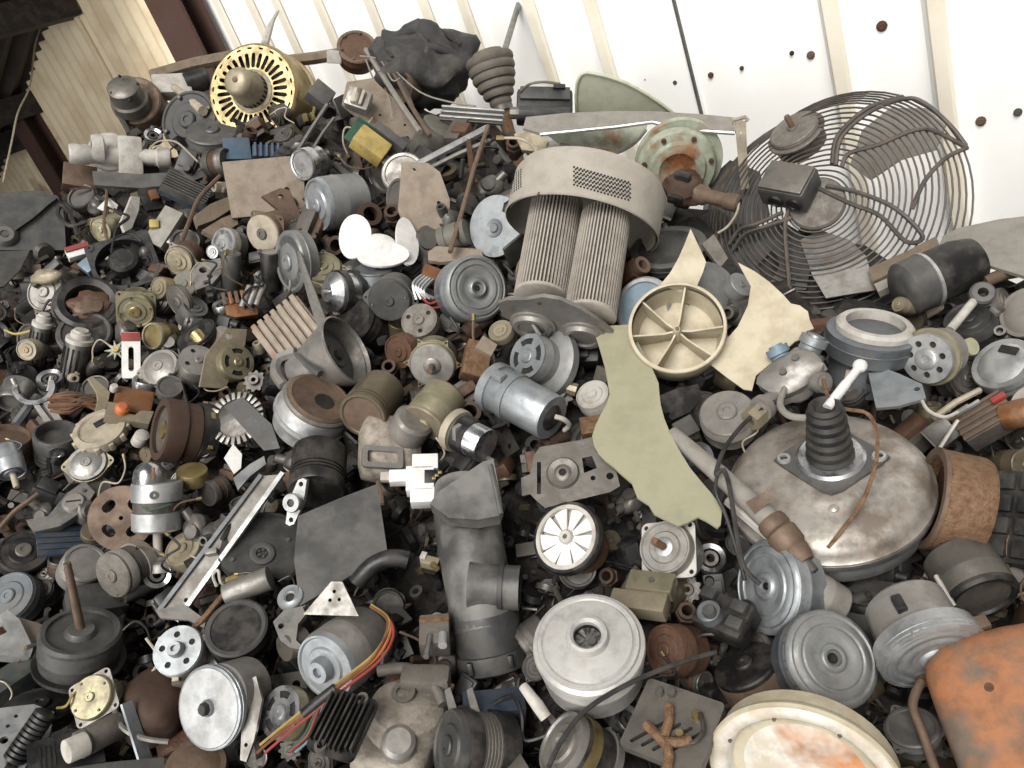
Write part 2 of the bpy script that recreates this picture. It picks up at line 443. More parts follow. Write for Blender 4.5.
# steel columns standing before the wall
for i, (xa, xb) in enumerate(((-2.71, -2.53), (-4.22, -4.09))):
    g = G().box(((xa + xb) / 2, WALL_Y - 0.03, 1.2), (xb - xa, 0.012, 2.4 + 0.6 * (1 - i)))
    g.box(((xa + xb) / 2, WALL_Y - 0.07, 1.2), (0.012, 0.08, 2.4 + 0.6 * (1 - i)))
    g.box(((xa + xb) / 2, WALL_Y - 0.11, 1.2), (xb - xa, 0.012, 2.4 + 0.6 * (1 - i)))
    struct('trim_%d' % (i + 1), g, 'redoxide', label=('wide' if i == 0 else 'narrow far') + ' red-brown steel column standing against the sheet wall')
# the low roof on the left and its purlins
roofn = Vector((-0.314, 0, 1)).normalized()
v = []; f = []
ys = xs_range(0.2, WALL_Y + 0.05, 0.05); k = 0
for i, y in enumerate(ys):
    dz = 0.012 * (1 + math.cos(PI * i))
    for x in (-6.6, -2.75): v += [(x, y, rake(x) + 0.10 + dz), (x, y, rake(x) + 0.104 + dz)]
for i in range(len(ys) - 1):
    a, b = 4 * i, 4 * i + 4
    f += [(a, b, b + 2, a + 2), (a + 1, a + 3, b + 3, b + 1), (a, a + 1, b + 1, b), (a + 2, b + 2, b + 3, a + 3)]
struct('ceiling', G().add(v, f), 'roofdark', label='dark ribbed sheet roof sloping down on the left')
for i, (u, v_) in enumerate(((88, 30), (46, 114), (36, 153))):
    x = wallp(u, v_).x
    g = G().box((x, 1.02, rake(x) + 0.045), (0.085, 1.62, 0.10))
    struct('trim_%d' % (i + 3), g, 'beam', label=('upper', 'middle', 'lowest')[i] + ' dark purlin under the sloping roof')

# the mass of the heap below the pieces that can be told apart: uneven, with gap shade put into its near-black colour
from mathutils import noise as NZ
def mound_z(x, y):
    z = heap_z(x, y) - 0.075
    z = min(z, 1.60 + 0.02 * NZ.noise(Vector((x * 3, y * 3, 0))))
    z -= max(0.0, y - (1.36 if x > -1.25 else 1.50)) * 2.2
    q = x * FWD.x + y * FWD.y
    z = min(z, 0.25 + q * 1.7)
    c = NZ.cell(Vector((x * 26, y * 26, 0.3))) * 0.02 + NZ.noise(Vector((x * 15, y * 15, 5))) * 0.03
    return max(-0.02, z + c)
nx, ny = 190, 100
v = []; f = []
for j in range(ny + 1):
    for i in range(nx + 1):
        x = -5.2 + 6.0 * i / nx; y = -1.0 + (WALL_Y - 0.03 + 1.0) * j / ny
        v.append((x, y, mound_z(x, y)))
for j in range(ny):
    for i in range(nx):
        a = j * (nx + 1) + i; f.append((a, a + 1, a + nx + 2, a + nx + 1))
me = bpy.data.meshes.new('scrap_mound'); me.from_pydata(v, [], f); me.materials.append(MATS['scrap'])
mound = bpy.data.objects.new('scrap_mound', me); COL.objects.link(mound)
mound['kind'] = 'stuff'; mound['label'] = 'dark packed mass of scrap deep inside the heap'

# ================================================================== builders
def bolts(T, n, rad, z, r=2.2, m='dull', a0=0.3, parent=None):
    for i in range(n):
        a = a0 + 2 * PI * i / n
        T.part('bolt', G().lathe([(0, r * 0.8), (r * 0.8, r * 0.8), (r, r * 0.4), (r, -1), (0, -1)], 6, Matrix.Translation((rad * math.cos(a), rad * math.sin(a), z))), m, parent)

def motor(name, label, u, v, ax, r, h, m='steel', face='step', mf=None, flange=None, mfl=None, shaft=0, msh='rustsoft', sr=None, nb=0, slots=0,
          band=None, hub=0.28, hubh=0.10, spin=0, lift=None, cat='motor', group=None, taper=0.97, mh=None, mb='dull', holes=0):
    """a round motor or housing: its face lies at the pixel, its body runs back into the heap"""
    T = Thing(name, label, cat, u, v, ax, spin, r * 0.45 if lift is None else lift, group=group)
    mf = mf or m; mh = mh or mf
    # body
    if band:
        T.part('body', G().lathe([(0, -0.08 * h), (r * 0.96, -0.08 * h), (r, -0.12 * h), (r, -0.32 * h), (0, -0.32 * h)], 36), m)
        st = G(); prof = [(0, -0.30 * h)]
        k = 7
        for i in range(k):
            z0 = -0.30 * h - 0.38 * h * i / k; z1 = -0.30 * h - 0.38 * h * (i + 0.55) / k
            prof += [(r * 0.93, z0), (r * 0.93, z1), (r * 0.89, z1)]
        prof += [(r * 0.93, -0.68 * h), (0, -0.68 * h)]
        T.part('stator', st.lathe(prof, 36), band)
        T.part('rear_cap', G().lathe([(0, -0.66 * h), (r, -0.66 * h), (r * taper, -0.95 * h), (r * 0.8, -h), (0, -h)], 36), m)
    else:
        T.part('body', G().lathe([(0, -0.06 * h), (r * 0.95, -0.06 * h), (r, -0.12 * h), (r, -0.4 * h), (r * 1.012, -0.42 * h), (r * 1.012, -0.46 * h), (r, -0.48 * h), (r * taper, -0.94 * h), (r * 0.9 * taper, -h), (0, -h)], 36), m)
    # face
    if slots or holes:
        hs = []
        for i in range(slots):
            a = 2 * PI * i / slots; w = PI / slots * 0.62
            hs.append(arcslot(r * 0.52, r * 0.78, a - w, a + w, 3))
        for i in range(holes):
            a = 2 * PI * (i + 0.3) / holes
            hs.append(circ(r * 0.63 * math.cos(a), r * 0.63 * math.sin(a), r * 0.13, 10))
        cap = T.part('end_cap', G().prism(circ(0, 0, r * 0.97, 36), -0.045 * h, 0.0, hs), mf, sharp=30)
        T.part('recess', G().lathe([(0, -0.055 * h), (r * 0.9, -0.055 * h), (r * 0.9, -0.058 * h), (0, -0.058 * h)], 24), 'hole')  # dark disc painted in for the shade behind the openings
    elif face == 'step':
        cap = T.part('end_cap', G().lathe([(0, 0.0), (r * 0.55, 0.0), (r * 0.60, -0.02 * h - 0.8), (r * 0.84, -0.02 * h - 0.8), (r * 0.88, -0.3), (r * 0.94, -0.3), (r * 0.985, -0.07 * h - 0.6), (r * 0.985, -0.10 * h), (0, -0.10 * h)], 36), mf)
    elif face == 'rings':
        cap = T.part('end_cap', G().lathe([(0, -3.0), (r * 0.16, -3.0), (r * 0.17, 1.5), (r * 0.22, 2.2), (r * 0.27, 1.2), (r * 0.30, -2.0), (r * 0.38, -2.6), (r * 0.45, -0.8), (r * 0.60, -0.3), (r * 0.63, -2.0), (r * 0.67, -2.0), (r * 0.70, -0.4),
                                     (r * 0.80, -0.8), (r * 0.83, -2.4), (r * 0.86, -2.4), (r * 0.89, -1.0), (r * 0.97, -2.6), (r, -0.09 * h - 3), (r, -0.16 * h - 3), (0, -0.16 * h - 3)], 48), mf, sharp=50)
    elif face == 'cup':
        cap = T.part('end_cap', G().lathe([(0, -0.30 * h), (r * 0.62, -0.30 * h), (r * 0.70, -0.26 * h), (r * 0.82, 0), (r * 0.93, 0.3), (r, -0.05 * h), (r, -0.12 * h), (r * 0.9, -0.34 * h), (0, -0.34 * h)], 36), mf)
    elif face == 'dome':
        cap = T.part('end_cap', G().lathe([(r * math.sin(a), r * 0.35 * math.cos(a) - 0.3 * r) for a in [PI / 2 * i / 8 for i in range(9)]] + [(r, -0.35 * r - 1), (0, -0.35 * r - 1)], 36), mf, sharp=50)
    else:
        cap = T.part('end_cap', G().lathe([(0, 0), (r * 0.93, 0), (r * 0.98, -0.05 * r), (r * 0.98, -0.10 * h), (0, -0.10 * h)], 36), mf)
    if hub and face not in ('rings', 'cup'):
        T.part('hub', G().lathe([(0, hubh * r * 0.6), (r * hub * 0.35, hubh * r * 0.6), (r * hub * 0.4, hubh * r), (r * hub * 0.85, hubh * r), (r * hub, hubh * r * 0.6), (r * hub, -1.5), (0, -1.5)], 24), mh, cap)
    elif face == 'cup':
        T.part('hub', G().lathe([(0, -0.18 * h), (r * 0.2, -0.18 * h), (r * 0.25, -0.31 * h), (0, -0.31 * h)], 20), mh, cap)
    elif face == 'rings':
        T.part('hub', G().lathe([(0, -1.2), (r * 0.07, -1.2), (r * 0.09, -2.6), (r * 0.155, -2.7), (r * 0.155, -3.4), (0, -3.4)], 16), 'blackm', cap)
    # flange
    if flange == 'square':
        a = r * 1.0
        o = rrect(2.05 * a, 2.05 * a, r * 0.25)
        T.part('flange', G().prism(o, -0.30 * h, -0.30 * h + 1.8, [circ(sx * a * .84, sy * a * .84, r * .09, 8) for sx in (-1, 1) for sy in (-1, 1)]), mfl or m)
    elif flange == 'ring':
        T.part('flange', G().lathe([(r * 0.9, -0.22 * h), (r * 1.12, -0.22 * h), (r * 1.15, -0.25 * h), (r * 1.15, -0.30 * h), (r * 0.9, -0.30 * h)], 40, closed=True), mfl or m)
    elif isinstance(flange, int):
        n = flange; o = []
        for i in range(60):
            a = 2 * PI * i / 60
            k = max(0.0, math.cos(a * n)) ** 6
            o.append((r * (1.04 + 0.26 * k) * math.cos(a), r * (1.04 + 0.26 * k) * math.sin(a)))
        hs = [circ(r * 1.15 * math.cos(2 * PI * i / n), r * 1.15 * math.sin(2 * PI * i / n), r * 0.07, 8) for i in range(n)]
        T.part('flange', G().prism(o, -0.24 * h, -0.24 * h + 2.0, hs), mfl or m)
    if shaft:
        q = sr or r * 0.10
        T.part('shaft', G().lathe([(0, shaft), (q * 0.8, shaft), (q, shaft - 1), (q, -2), (0, -2)], 14), msh)
    if nb: bolts(T, nb, r * 0.80, 0.2, max(1.1, r * 0.07), mb, parent=cap)
    return T

def can(name, label, u, v, ax, r, h, m='dull', cap=None, grooves=(), cat='canister', spin=0, lift=None, group=None, mface=None, dish=0.0, ribs=0, mr=None, term=0, taper=1.0):
    """a plain round body seen on its end: pistons, capacitors, canisters"""
    T = Thing(name, label, cat, u, v, ax, spin, r * 0.5 if lift is None else lift, group=group)
    prof = [(0, -dish), (r * 0.80, -dish), (r * 0.86, 0), (r * 0.96, 0), (r, -r * 0.06)]
    for z in grooves:
        prof += [(r, -z), (r * 0.93, -z - 0.2), (r * 0.93, -z - 2.0), (r, -z - 2.2)]
    prof += [(r * taper, -h * 0.97), (r * 0.94 * taper, -h), (0, -h)]
    T.part('body', G().lathe(prof, 36), m)
    if mface: T.part('end_face', G().lathe([(0, -dish + 0.3), (r * 0.80, -dish + 0.3), (r * 0.80, -dish - 0.6), (0, -dish - 0.6)], 32), mface)
    if cap: T.part('cap', G().lathe([(0, r * 0.5), (r * 0.45, r * 0.5), (r * 0.5, r * 0.4), (r * 0.5, -1), (0, -1)], 20), cap)
    if ribs:
        for i in range(ribs):
            a = 2 * PI * i / ribs
            T.part('rib', G().box((r * 1.02 * math.cos(a), r * 1.02 * math.sin(a), -h * 0.52), (r * 0.12, r * 0.12, h * 0.74), 0.0), mr or m)
    for i in range(term):
        a = 2 * PI * i / term + 0.5
        T.part('terminal', G().box((r * .4 * math.cos(a), r * .4 * math.sin(a), 2.0), (2.4, 0.8, 6), 0), 'brass')
    return T

def rod(name, label, pts, r, m, cat='rod', n=8, smooth=0, closed=False, group=None, D=None, ends=None):
    """a rod, pipe or cable through heap points (u, v, lift)"""
    k = len(pts) // 2
    T = Thing(name, label, cat, pts[k][0], pts[k][1], (0, 0), 0, pts[k][2], group=group)
    p = [T.lh(*q) for q in pts]
    if smooth: p = catmull(p, smooth, closed)
    T.part('shank', G().tube(p, r, n, closed), m)
    if ends:
        for e, (er, el, em) in ends.items():
            a, b = (p[0], p[1]) if e == 0 else (p[-1], p[-2])
            d = (a - b).normalized()
            T.part('collar', G().tube([a - d * el, a + d * 1.5], er, 12), em)
    return T

def plate(name, label, u, v, ax, pts, t, m, holes=(), cat='plate', lift=6, group=None, fold=None, spin=0):
    """a flat plate of thickness t whose corners fall on the given pixels"""
    T = Thing(name, label, cat, u, v, ax, spin, lift, group=group)
    T.part('plate', G().prism(T.out(pts), -t, 0, [circ(*T.loc(a, b)[:2], c, 10) for a, b, c in holes]), m, sharp=30)
    return T

def block(name, label, u, v, ax, size, m, cat='box', lift=None, bev=1.2, spin=0, group=None):
    T = Thing(name, label, cat, u, v, ax, spin, size[2] * 0.4 if lift is None else lift, group=group)
    T.part('case', G().box((0, 0, -size[2] / 2), size, bev), m)
    return T

# ================================================================== the large pieces
def locp(T, u, v, p0, n):
    c = (T.Mi @ Vector((0, 0, CAMZ))) / T.s; d = (T.Mi @ wp(u, v, 1.0)) / T.s - c
    t = (Vector(p0) - c).dot(n) / d.dot(n)
    return c + d * t
def cylp(T, u, v, r):
    """where the pixel's ray first meets the local cylinder of radius r"""
    c = (T.Mi @ Vector((0, 0, CAMZ))) / T.s; d = (T.Mi @ wp(u, v, 1.0)) / T.s - c
    A = d.x ** 2 + d.y ** 2; B = 2 * (c.x * d.x + c.y * d.y); C = c.x ** 2 + c.y ** 2 - r * r
    t = (-B - math.sqrt(max(0, B * B - 4 * A * C))) / (2 * A)
    return c + d * t
def blade(T, name, pts, p0, n, t, m, curve=0.0):
    n = Vector(n).normalized()
    P = [locp(T, u, v, p0, n) for u, v in pts]
    R = frame(n)
    L = [R.transposed() @ (p - Vector(p0)) for p in P]
    g = G().prism([(q.x, q.y) for q in L], -t / 2, t / 2, M=Matrix.Translation(p0) @ R.to_4x4())
    return T.part(name, g, m, sharp=30)

# ---- brake booster
T = Thing('brake_booster', 'large round dusty brake booster with a rubber boot and a white push rod', 'car part', 827, 483, (42, 95), 0, 26)
T.s *= 0.905
T.part('front_shell', G().lathe([(0, 28), (40, 28), (52, 27), (60, 22), (68, 21), (86, 16), (98, 10), (103, 4), (104, -1), (108, -4), (108, -9), (0, -9)], 72), 'booster', sharp=50)
T.part('rim', G().lathe([(100, -7), (108.5, -7), (109.5, -10), (108.5, -14), (100, -14)], 72, closed=True), 'steel')
T.part('rear_shell', G().lathe([(0, -12), (103, -12), (102, -40), (96, -48), (60, -60), (50, -100), (0, -100)], 56), 'alubright')
dm = [(48, 0), (40, 9), (9, 38), (0, 42), (-9, 38), (-40, 9), (-48, 0), (-40, -9), (-9, -38), (0, -42), (9, -38), (40, -9)]
pl = T.part('mounting_plate', G().prism([(x * 1.22 + 6, y * 1.22 + 8) for x, y in dm], 28, 31.5, [circ(6 + 48, 8, 4, 10), circ(6 - 48, 8, 4, 10)]), 'midgrey')
for sx in (-1, 1):
    T.part('ferrule', G().lathe([(4, 34), (7, 34), (8, 31), (4, 31)], 18, Matrix.Translation((6 + 48 * sx, 8, 0)), closed=True), 'alubright', pl)
T.part('chrome_ring', G().lathe([(22, 37), (33, 37), (36, 34), (36, 30), (22, 30)], 40, Matrix.Translation((6, 8, 0)), closed=True), 'chrome')
bp = [(0, 31)]
for i in range(6):
    z = 34 + i * 12; r0 = 24.5 - i * 1.1
    bp += [(r0, z), (r0 + 0.6, z + 5.5), (r0 - 2.6, z + 9.5)]
bp += [(17, 107), (13, 110), (9, 104), (0, 102)]
bt = T.part('rubber_boot', G().lathe(bp, 36, Matrix.Translation((6, 8, 0))), 'rubber')
p0 = Vector((8, 10, 104)); p1 = locp(T, 860, 366, (8, 10, 152), Vector((0, 0.6, 0.8)))
d = (p1 - p0).normalized()
pr = T.part('push_rod', G().tube([p0, p0.lerp(p1, 0.55), p0.lerp(p1, 0.6), p0.lerp(p1, 0.9), p1], [5.2, 5.2, 4.6, 4.4, 4.0], 14), 'whitep')
T.part('ball_end', G().lathe([(7.5 * math.sin(PI * i / 10), 7.5 * math.cos(PI * i / 10)) for i in range(11)], 20, Matrix.Translation(p1)), 'whitep', pr)
T.part('dimple', G().lathe([(0, 2.5), (3, 2), (6, 0), (6, -2), (0, -2)], 20, at(7, -55, 24)), 'booster')
rod('brown_wire', 'thin rust-brown wire looping over the large brake booster', [(822, 368, 62), (826, 392, 80), (842, 408, 95), (866, 413, 92), (876, 430, 92), (876, 462, 88), (862, 502, 78), (842, 530, 62), (828, 548, 50)], 2.1, 'rustcopper', 'wire', 6, 6)

# ---- perforated bin with its two pleated filters
T = Thing('filter_housing', 'grey round metal housing with perforated patches over two pleated filters', 'housing', 581, 230, (68, -102), 0, 62)
R_ = 77
T.part('shell', G().lathe([(R_, 0), (R_ + 1.2, -1), (R_, -3), (R_, -44), (R_ - 4, -51), (R_ - 16, -54), (0, -54), (0, -51), (R_ - 17, -51), (R_ - 7, -48), (R_ - 2.5, -42), (R_ - 2.5, -1)], 72, closed=False), 'bingrey', sharp=45)
g = G()
for row in range(9):
    for k in range(17):
        u = 574 + k * 3.4 + (row % 2) * 1.7; v = 167 + row * 2.2 + k * 0.95
        p = cylp(T, u, v, R_ + 0.15); nn = Vector((p.x, p.y, 0)).normalized()
        g.lathe([(0, 0.25), (1.05, 0.25), (1.05, -0.6), (0, -0.6)], 6, Matrix.Translation(p) @ frame(nn).to_4x4())
q = T.part('perforation', g, 'hole'); q['kind'] = 'stuff'
g = G()
for row in range(8):
    for k in range(5):
        p = cylp(T, 512 + k * 2.2, 176 + row * 2.4 - k * 1.6, R_ + 0.15); nn = Vector((p.x, p.y, 0)).normalized()
        g.lathe([(0, 0.25), (1.0, 0.25), (1.0, -0.6), (0, -0.6)], 6, Matrix.Translation(p) @ frame(nn).to_4x4())
q = T.part('perforation', g, 'hole'); q['kind'] = 'stuff'
p = cylp(T, 539, 194, R_)
T.part('rivet', G().lathe([(0, 1.2), (1.8, 0.8), (2.2, -1), (0, -1)], 10, Matrix.Translation(p) @ frame((p.x, p.y, 0)).to_4x4()), 'rust')
for u, v, L, r, dd, nm in ((541, 298, 118, 27, -99.5, 'left'), (590, 316, 122, 26, -99, 'right')):
    T = Thing('pleated_filter', nm + ' one of the two tall pleated filters under the grey housing', 'filter', u, v, (60, dd), 0, 60, group='pleated filters')
    n = 46; o = []
    for i in range(n * 2):
        a = 2 * PI * i / (n * 2); o.append(((r if i % 2 == 0 else r - 3.6) * math.cos(a), (r if i % 2 == 0 else r - 3.6) * math.sin(a)))
    T.part('pleated_core', G().lathe([(0, -1), (r - 2.6, -1), (r - 2.6, -L + 1), (0, -L + 1)], 40), 'filterdark')
    fin = G()
    for i in range(n):
        a = 2 * PI * i / n
        fin.box((r - 1.6, 0, -L / 2), (4.4, 1.5, L), 0, Matrix.Rotation(a, 4, 'Z'))
    q = T.part('pleat', fin, 'filter', sharp=30); q['kind'] = 'stuff'
    T.part('end_ring', G().lathe([(0, 1.0), (r - 0.5, 1.0), (r + 0.8, 0), (r + 0.8, -3), (0, -3)], 40), 'filter')
T = Thing('filter_end_plate', 'pale grey end plate with two round bosses below the pleated filters', 'plate', 553, 322, (62, -102), 0, 66)
T.part('plate', G().prism(T.out([(497, 304), (507, 300), (525, 300), (543, 297), (560, 300), (580, 309), (600, 322), (613, 333), (606, 342), (585, 348), (555, 342), (525, 330), (503, 316)]), -4, 0), 'alu')
for u, v, r in ((533, 324, 24), (583, 334, 24)):
    p = T.loc(u, v)
    b = T.part('boss', G().lathe([(0, 5), (r * 0.55, 5), (r * 0.62, 7), (r * 0.8, 7), (r * 0.88, 3), (r, 2), (r, -1), (0, -1)], 36, Matrix.Translation(p)), 'alu')
p = T.loc(539, 303); T.part('rivet', G().lathe([(0, 1.5), (2, 1), (2.2, -1), (0, -1)], 8, Matrix.Translation(p)), 'rust')

# ---- cream three-blade fan
T = Thing('cooling_fan', 'broken cream plastic fan with three blades and a spoked cup hub', 'fan', 677, 327, (20, 92), 0, 70)
T.part('hub_cup', G().lathe([(45, 1), (47.5, 1), (48.5, 0), (48, -14), (46, -36), (42, -40), (0, -40), (0, -36), (40, -36), (43, -30), (45, -10)], 56), 'cream', sharp=45)
for a in (80, 140, 190, 243, 320, 2):
    c = Matrix.Rotation(math.radians(a), 4, 'Z')
    T.part('spoke', G().prism([(4, -36), (44, -36), (45, -4), (30, -9), (14, -14), (4, -12)], -0.9, 0.9, M=c @ Matrix.Rotation(PI / 2, 4, 'X')), 'cream')
T.part('hub_pin', G().lathe([(0, -5), (3, -6), (4.5, -10), (5.5, -36), (0, -36)], 14), 'cream')
T.part('pin_tip', G().lathe([(0, -3.5), (2, -4), (2.2, -7), (0, -7)], 10), 'rustsoft')
blade(T, 'blade', [(690.5, 229), (698, 245), (706, 262), (703, 272), (696, 288), (680, 292), (660, 285), (670, 273), (678.5, 258), (685, 243)], (10, 40, -16), Vector((0.10, -0.25, 1)), 2.2, 'cream')
blade(T, 'blade', [(738, 263), (755, 272), (769, 282), (783, 295), (791, 304), (800, 306), (808, 312), (810, 321), (814, 329), (806, 332), (808, 337), (795, 342), (787, 349), (783, 357), (768, 366), (756, 376), (752, 391), (744, 390), (726, 377), (707, 362), (722, 345), (738, 327), (748, 306), (751, 287)], (45, -12, -20), Vector((-0.22, 0.2, 1)), 2.2, 'cream')
cr = [(52, 245), (95, 240), (135, 238), (150, 268), (165, 300), (185, 335), (200, 370), (202, 395), (205, 420), (213, 450), (225, 480), (246, 520), (270, 560), (296, 592), (320, 620), (335, 640), (343, 660), (340, 690), (333, 697), (310, 682), (290, 672), (265, 685), (245, 692), (215, 678), (190, 665), (178, 645), (152, 628), (140, 596), (112, 572), (100, 560), (80, 545), (65, 530), (55, 512), (50, 490), (58, 465), (70, 440), (82, 418), (90, 395), (84, 362), (78, 330), (65, 285)]
blade(T, 'blade', [(570 + x / 2.258, 220 + y / 2.258) for x, y in cr], (-40, -14, -18), Vector((0.02, 0.50, 1)), 2.4, 'khaki')

# ---- gold slotted cover of a pull starter
T = Thing('starter_cover', 'gold slotted round engine starter cover with a tan dome', 'engine part', 252, 91, (33, 148), 0, 30)
hs = []
for i in range(30):
    a = 2 * PI * i / 30
    hs.append(slot(30.5 * math.cos(a), 30.5 * math.sin(a), 15, 4.0, a))
for i in range(22):
    a = 2 * PI * (i + .5) / 22
    hs.append(slot(42.5 * math.cos(a), 42.5 * math.sin(a), 5.5, 1.9, a + PI / 2, 2))
hs.append(circ(0, 0, 20, 28))
T.part('slotted_face', G().prism(circ(0, 0, 45.5, 64), -1.6, 0, hs), 'gold', sharp=30)
T.part('drum', G().lathe([(44.5, -0.4), (46.5, -1), (49, -4), (50, -34), (52.5, -35), (52.5, -42), (49, -43), (46, -46), (46, -3), (44.5, -1.4)], 64, closed=True), 'gold')
T.part('inner_shade', G().lathe([(0, -8), (45, -8), (45, -9), (0, -9)], 40), 'hole')  # near-black disc gives the slots their inside shade
T.part('collar', G().lathe([(17.5, 1.5), (19, 1.5), (21.5, 0.5), (21.5, -4), (17.5, -4)], 40, closed=True), 'goldtan')
T.part('dome', G().lathe([(0, 33), (9, 32.5), (12.5, 30), (14.5, 26), (15.5, 12), (17.2, 9), (17.2, -6), (0, -6)], 40), 'goldtan', sharp=55)
for i in range(24):
    a = 2 * PI * i / 24
    T.part('dome_slot', G().box((17.2, 0, 4), (0.8, 2.0, 8), 0, Matrix.Rotation(a, 4, 'Z')), 'hole')
T.part('dome_cap_screw', G().lathe([(0, 34.2), (2.5, 34), (3, 32), (0, 32)], 10), 'rustsoft')

# ---- constant velocity shaft with ribbed boot
T = Thing('drive_shaft', 'rusty drive shaft with a ribbed dusty rubber boot against the wall', 'car part', 488, 55, (104, 106), 0, 34)
pr = [(0, 3), (15, 3), (17, 0)]
for i in range(6):
    r0 = 24.5 - (i / 5) ** 1.9 * 13; z = -2 - i * 8.2
    pr += [(r0 - 1.3, z), (r0, z - 2.2), (r0, z - 5.4), (r0 - 1.3, z - 7.6)]
pr += [(9, -53), (0, -53)]
T.part('boot', G().lathe(pr, 36), 'boot')
T.part('clamp', G().lathe([(8, -51), (11, -51), (11, -56), (8, -56)], 24, closed=True), 'dull')
T.part('shaft', G().lathe([(0, -50), (8.5, -50), (8.5, -62), (6.5, -66), (6.5, -95), (8, -99), (8, -124), (0, -124)], 20), 'rustcopper')
a = T.lh(503, 56, 30); b = T.lh(521, -4, 20)
T.part('thin_rod', G().tube([a, b], 3.2, 10), 'steel')

# ---- wire fan guard leaning on the wall
T = Thing('fan_guard', 'large round wire fan guard with bent struts leaning on the white wall', 'fan guard', 816, 202, (26, 112), 0, 22)
e1 = Vector((math.cos(0.62), math.sin(0.62)))
def gz(x, y):
    r = math.hypot(x, y)
    z = -0.0016 * r * r - 2
    k = x * e1.x + y * e1.y
    if k > 28: z += (k - 28) * 0.42
    if r > 105: z -= (r - 105) * 0.9
    return z
for i in range(21):
    r = 24 + i * 5.1
    pts = [(r * math.cos(a) * (1.08 if math.cos(a) > 0 else 1.0), r * math.sin(a) * (1.05), 0) for a in [2 * PI * k / 56 for k in range(56)]]
    pts = [(x, y, gz(x, y)) for x, y, _ in pts]
    T.part('wire_ring', G().tube(pts, 1.0, 5, True), 'wire')
def strut(pp, r=2.2, m='wire'):
    P = catmull([(x, y, gz(x, y) + 3) for x, y in pp], 5)
    T.part('strut', G().tube(P, r, 7), m)
for pp in ([tuple(T.loc(*q)[:2]) for q in l] for l in (
        [(818, 188), (850, 203), (880, 215), (905, 238), (922, 236), (914, 224), (890, 206), (855, 192), (826, 186)],
        [(790, 206), (785, 225), (786, 255), (788, 294)], [(783, 212), (756, 222), (738, 226), (726, 240)], [(792, 218), (762, 226), (742, 232), (730, 246)],
        [(836, 166), (842, 140), (870, 118), (905, 95), (925, 98), (950, 120), (966, 138)], [(842, 168), (850, 156), (880, 150), (915, 138), (935, 133), (967, 140)],
        [(832, 164), (838, 138), (868, 114), (902, 92)], [(967, 140), (945, 160), (925, 185), (912, 210)])):
    strut(pp)
T.part('centre_plate', G().lathe([(0, 0), (26, -1), (28, -3), (28, -6), (0, -6)], 36), 'cast')
T = Thing('metal_vane', 'flat grey metal fan blade behind the lower wires of the fan guard', 'fan blade', 838, 268, (30, 105), 0, -30)
T.part('sheet', G().prism(T.out([(800, 240), (820, 230), (850, 240), (866, 256), (876, 290), (850, 294), (826, 298), (812, 275)]), -2, 0), 'alu')
T = Thing('metal_vane', 'shaded grey metal fan blade behind the upper wires of the fan guard', 'fan blade', 880, 140, (48, 170), 0, -34)
T.part('sheet', G().prism(T.out([(850, 165), (862, 130), (890, 108), (925, 108), (945, 125), (935, 150), (900, 160), (870, 180)]), -2, 0), 'greypaint')
for lb, c, pts in (('added dark fan blade filling in the gloom behind the wires under the terminal box', (770, 258), [(778, 218), (800, 232), (812, 262), (806, 290), (770, 288), (738, 270), (728, 248), (752, 232)]),
                   ('added dark fan blade filling in the gloom behind the wires beside the axle stub', (736, 200), [(770, 214), (745, 236), (716, 238), (702, 214), (708, 180), (730, 160), (760, 172)])):
    T = Thing('metal_vane', lb, 'fan blade', *c, (30, 110), 0, -46)  # invented blades, their dark colour standing in for gloom behind the guard
    T.part('sheet', G().prism(T.out(pts), -2, 0), 'darkgrey')
# fan motor in front of the guard
T = Thing('terminal_box', 'dusty dark grey terminal box in the middle of the fan guard', 'box', 786, 178, (40, 112), -24, 56)
T.part('case', G().box((0, 0, -14), (50, 36, 28), 4), 'midgrey')
T.part('cover', G().box((0, 0, 1), (46, 33, 4), 1.5), 'dull')
for x in (-6, 14):
    T.part('gland_hole', G().lathe([(0, 1), (6, 1), (6.5, 2), (8, 2), (8, -2), (0, -2)], 16, Matrix.Translation((x, -18.5, -15)) @ Matrix.Rotation(PI / 2, 4, 'X')), 'blackp')
T = motor('small_motor', 'dusty tapered grey motor with a rusty shaft stub on top of the fan guard', 793, 128, (58, 120), 25, 26, 'cast', 'flat', shaft=16, sr=3, lift=62, flange='ring', hub=0.2)

# ---- pale green flange with rusted hub
T = Thing('flange_hub', 'pale green round flange with a rusted hub and rusty bolts', 'car part', 677, 169, (24, -70), 0, 8)
T.s *= 0.86
T.part('disc', G().lathe([(0, 6), (18, 6), (22, 9), (31, 7), (34, 3), (43, 1), (46, -3), (46, -10), (40, -14), (0, -14)], 56), 'greenpale')
T.part('rear_rim', G().lathe([(30, -12), (50, -12), (51, -15), (51, -19), (30, -19)], 56, Matrix.Translation((4, 3, 0)), closed=True), 'greenpale')
bolts(T, 7, 39, 2.5, 3.2, 'rust', 0.2)
h_ = T.part('rusted_hub', G().lump((21, 17, 9), 0.35, 3, 4, Matrix.Translation((5, -14, 9))), 'rust')
T = Thing('axle_stub', 'rusty axle stub with a dark joint in front of the pale green flange', 'car part', 690, 192, (70, -15), 0, 34)
T.part('joint', G().lump((16, 15, 22), 0.3, 3, 9, Matrix.Translation((0, 0, -6))), 'deeprust')
T.part('shaft', G().lathe([(0, 52), (6, 52), (8.5, 50), (8.5, 38), (7, 36), (7, 20), (10, 16), (10, 0), (0, 0)], 20), 'rustsoft')
T.part('end_hole', G().lathe([(0, 52.5), (4.5, 52.5), (4.5, 51), (0, 51)], 12), 'hole')
for i in range(4):
    a = i * 1.57
    T.part('lug', G().box((15 * math.cos(a), 15 * math.sin(a), -8), (9, 9, 16), 2), 'blackm')
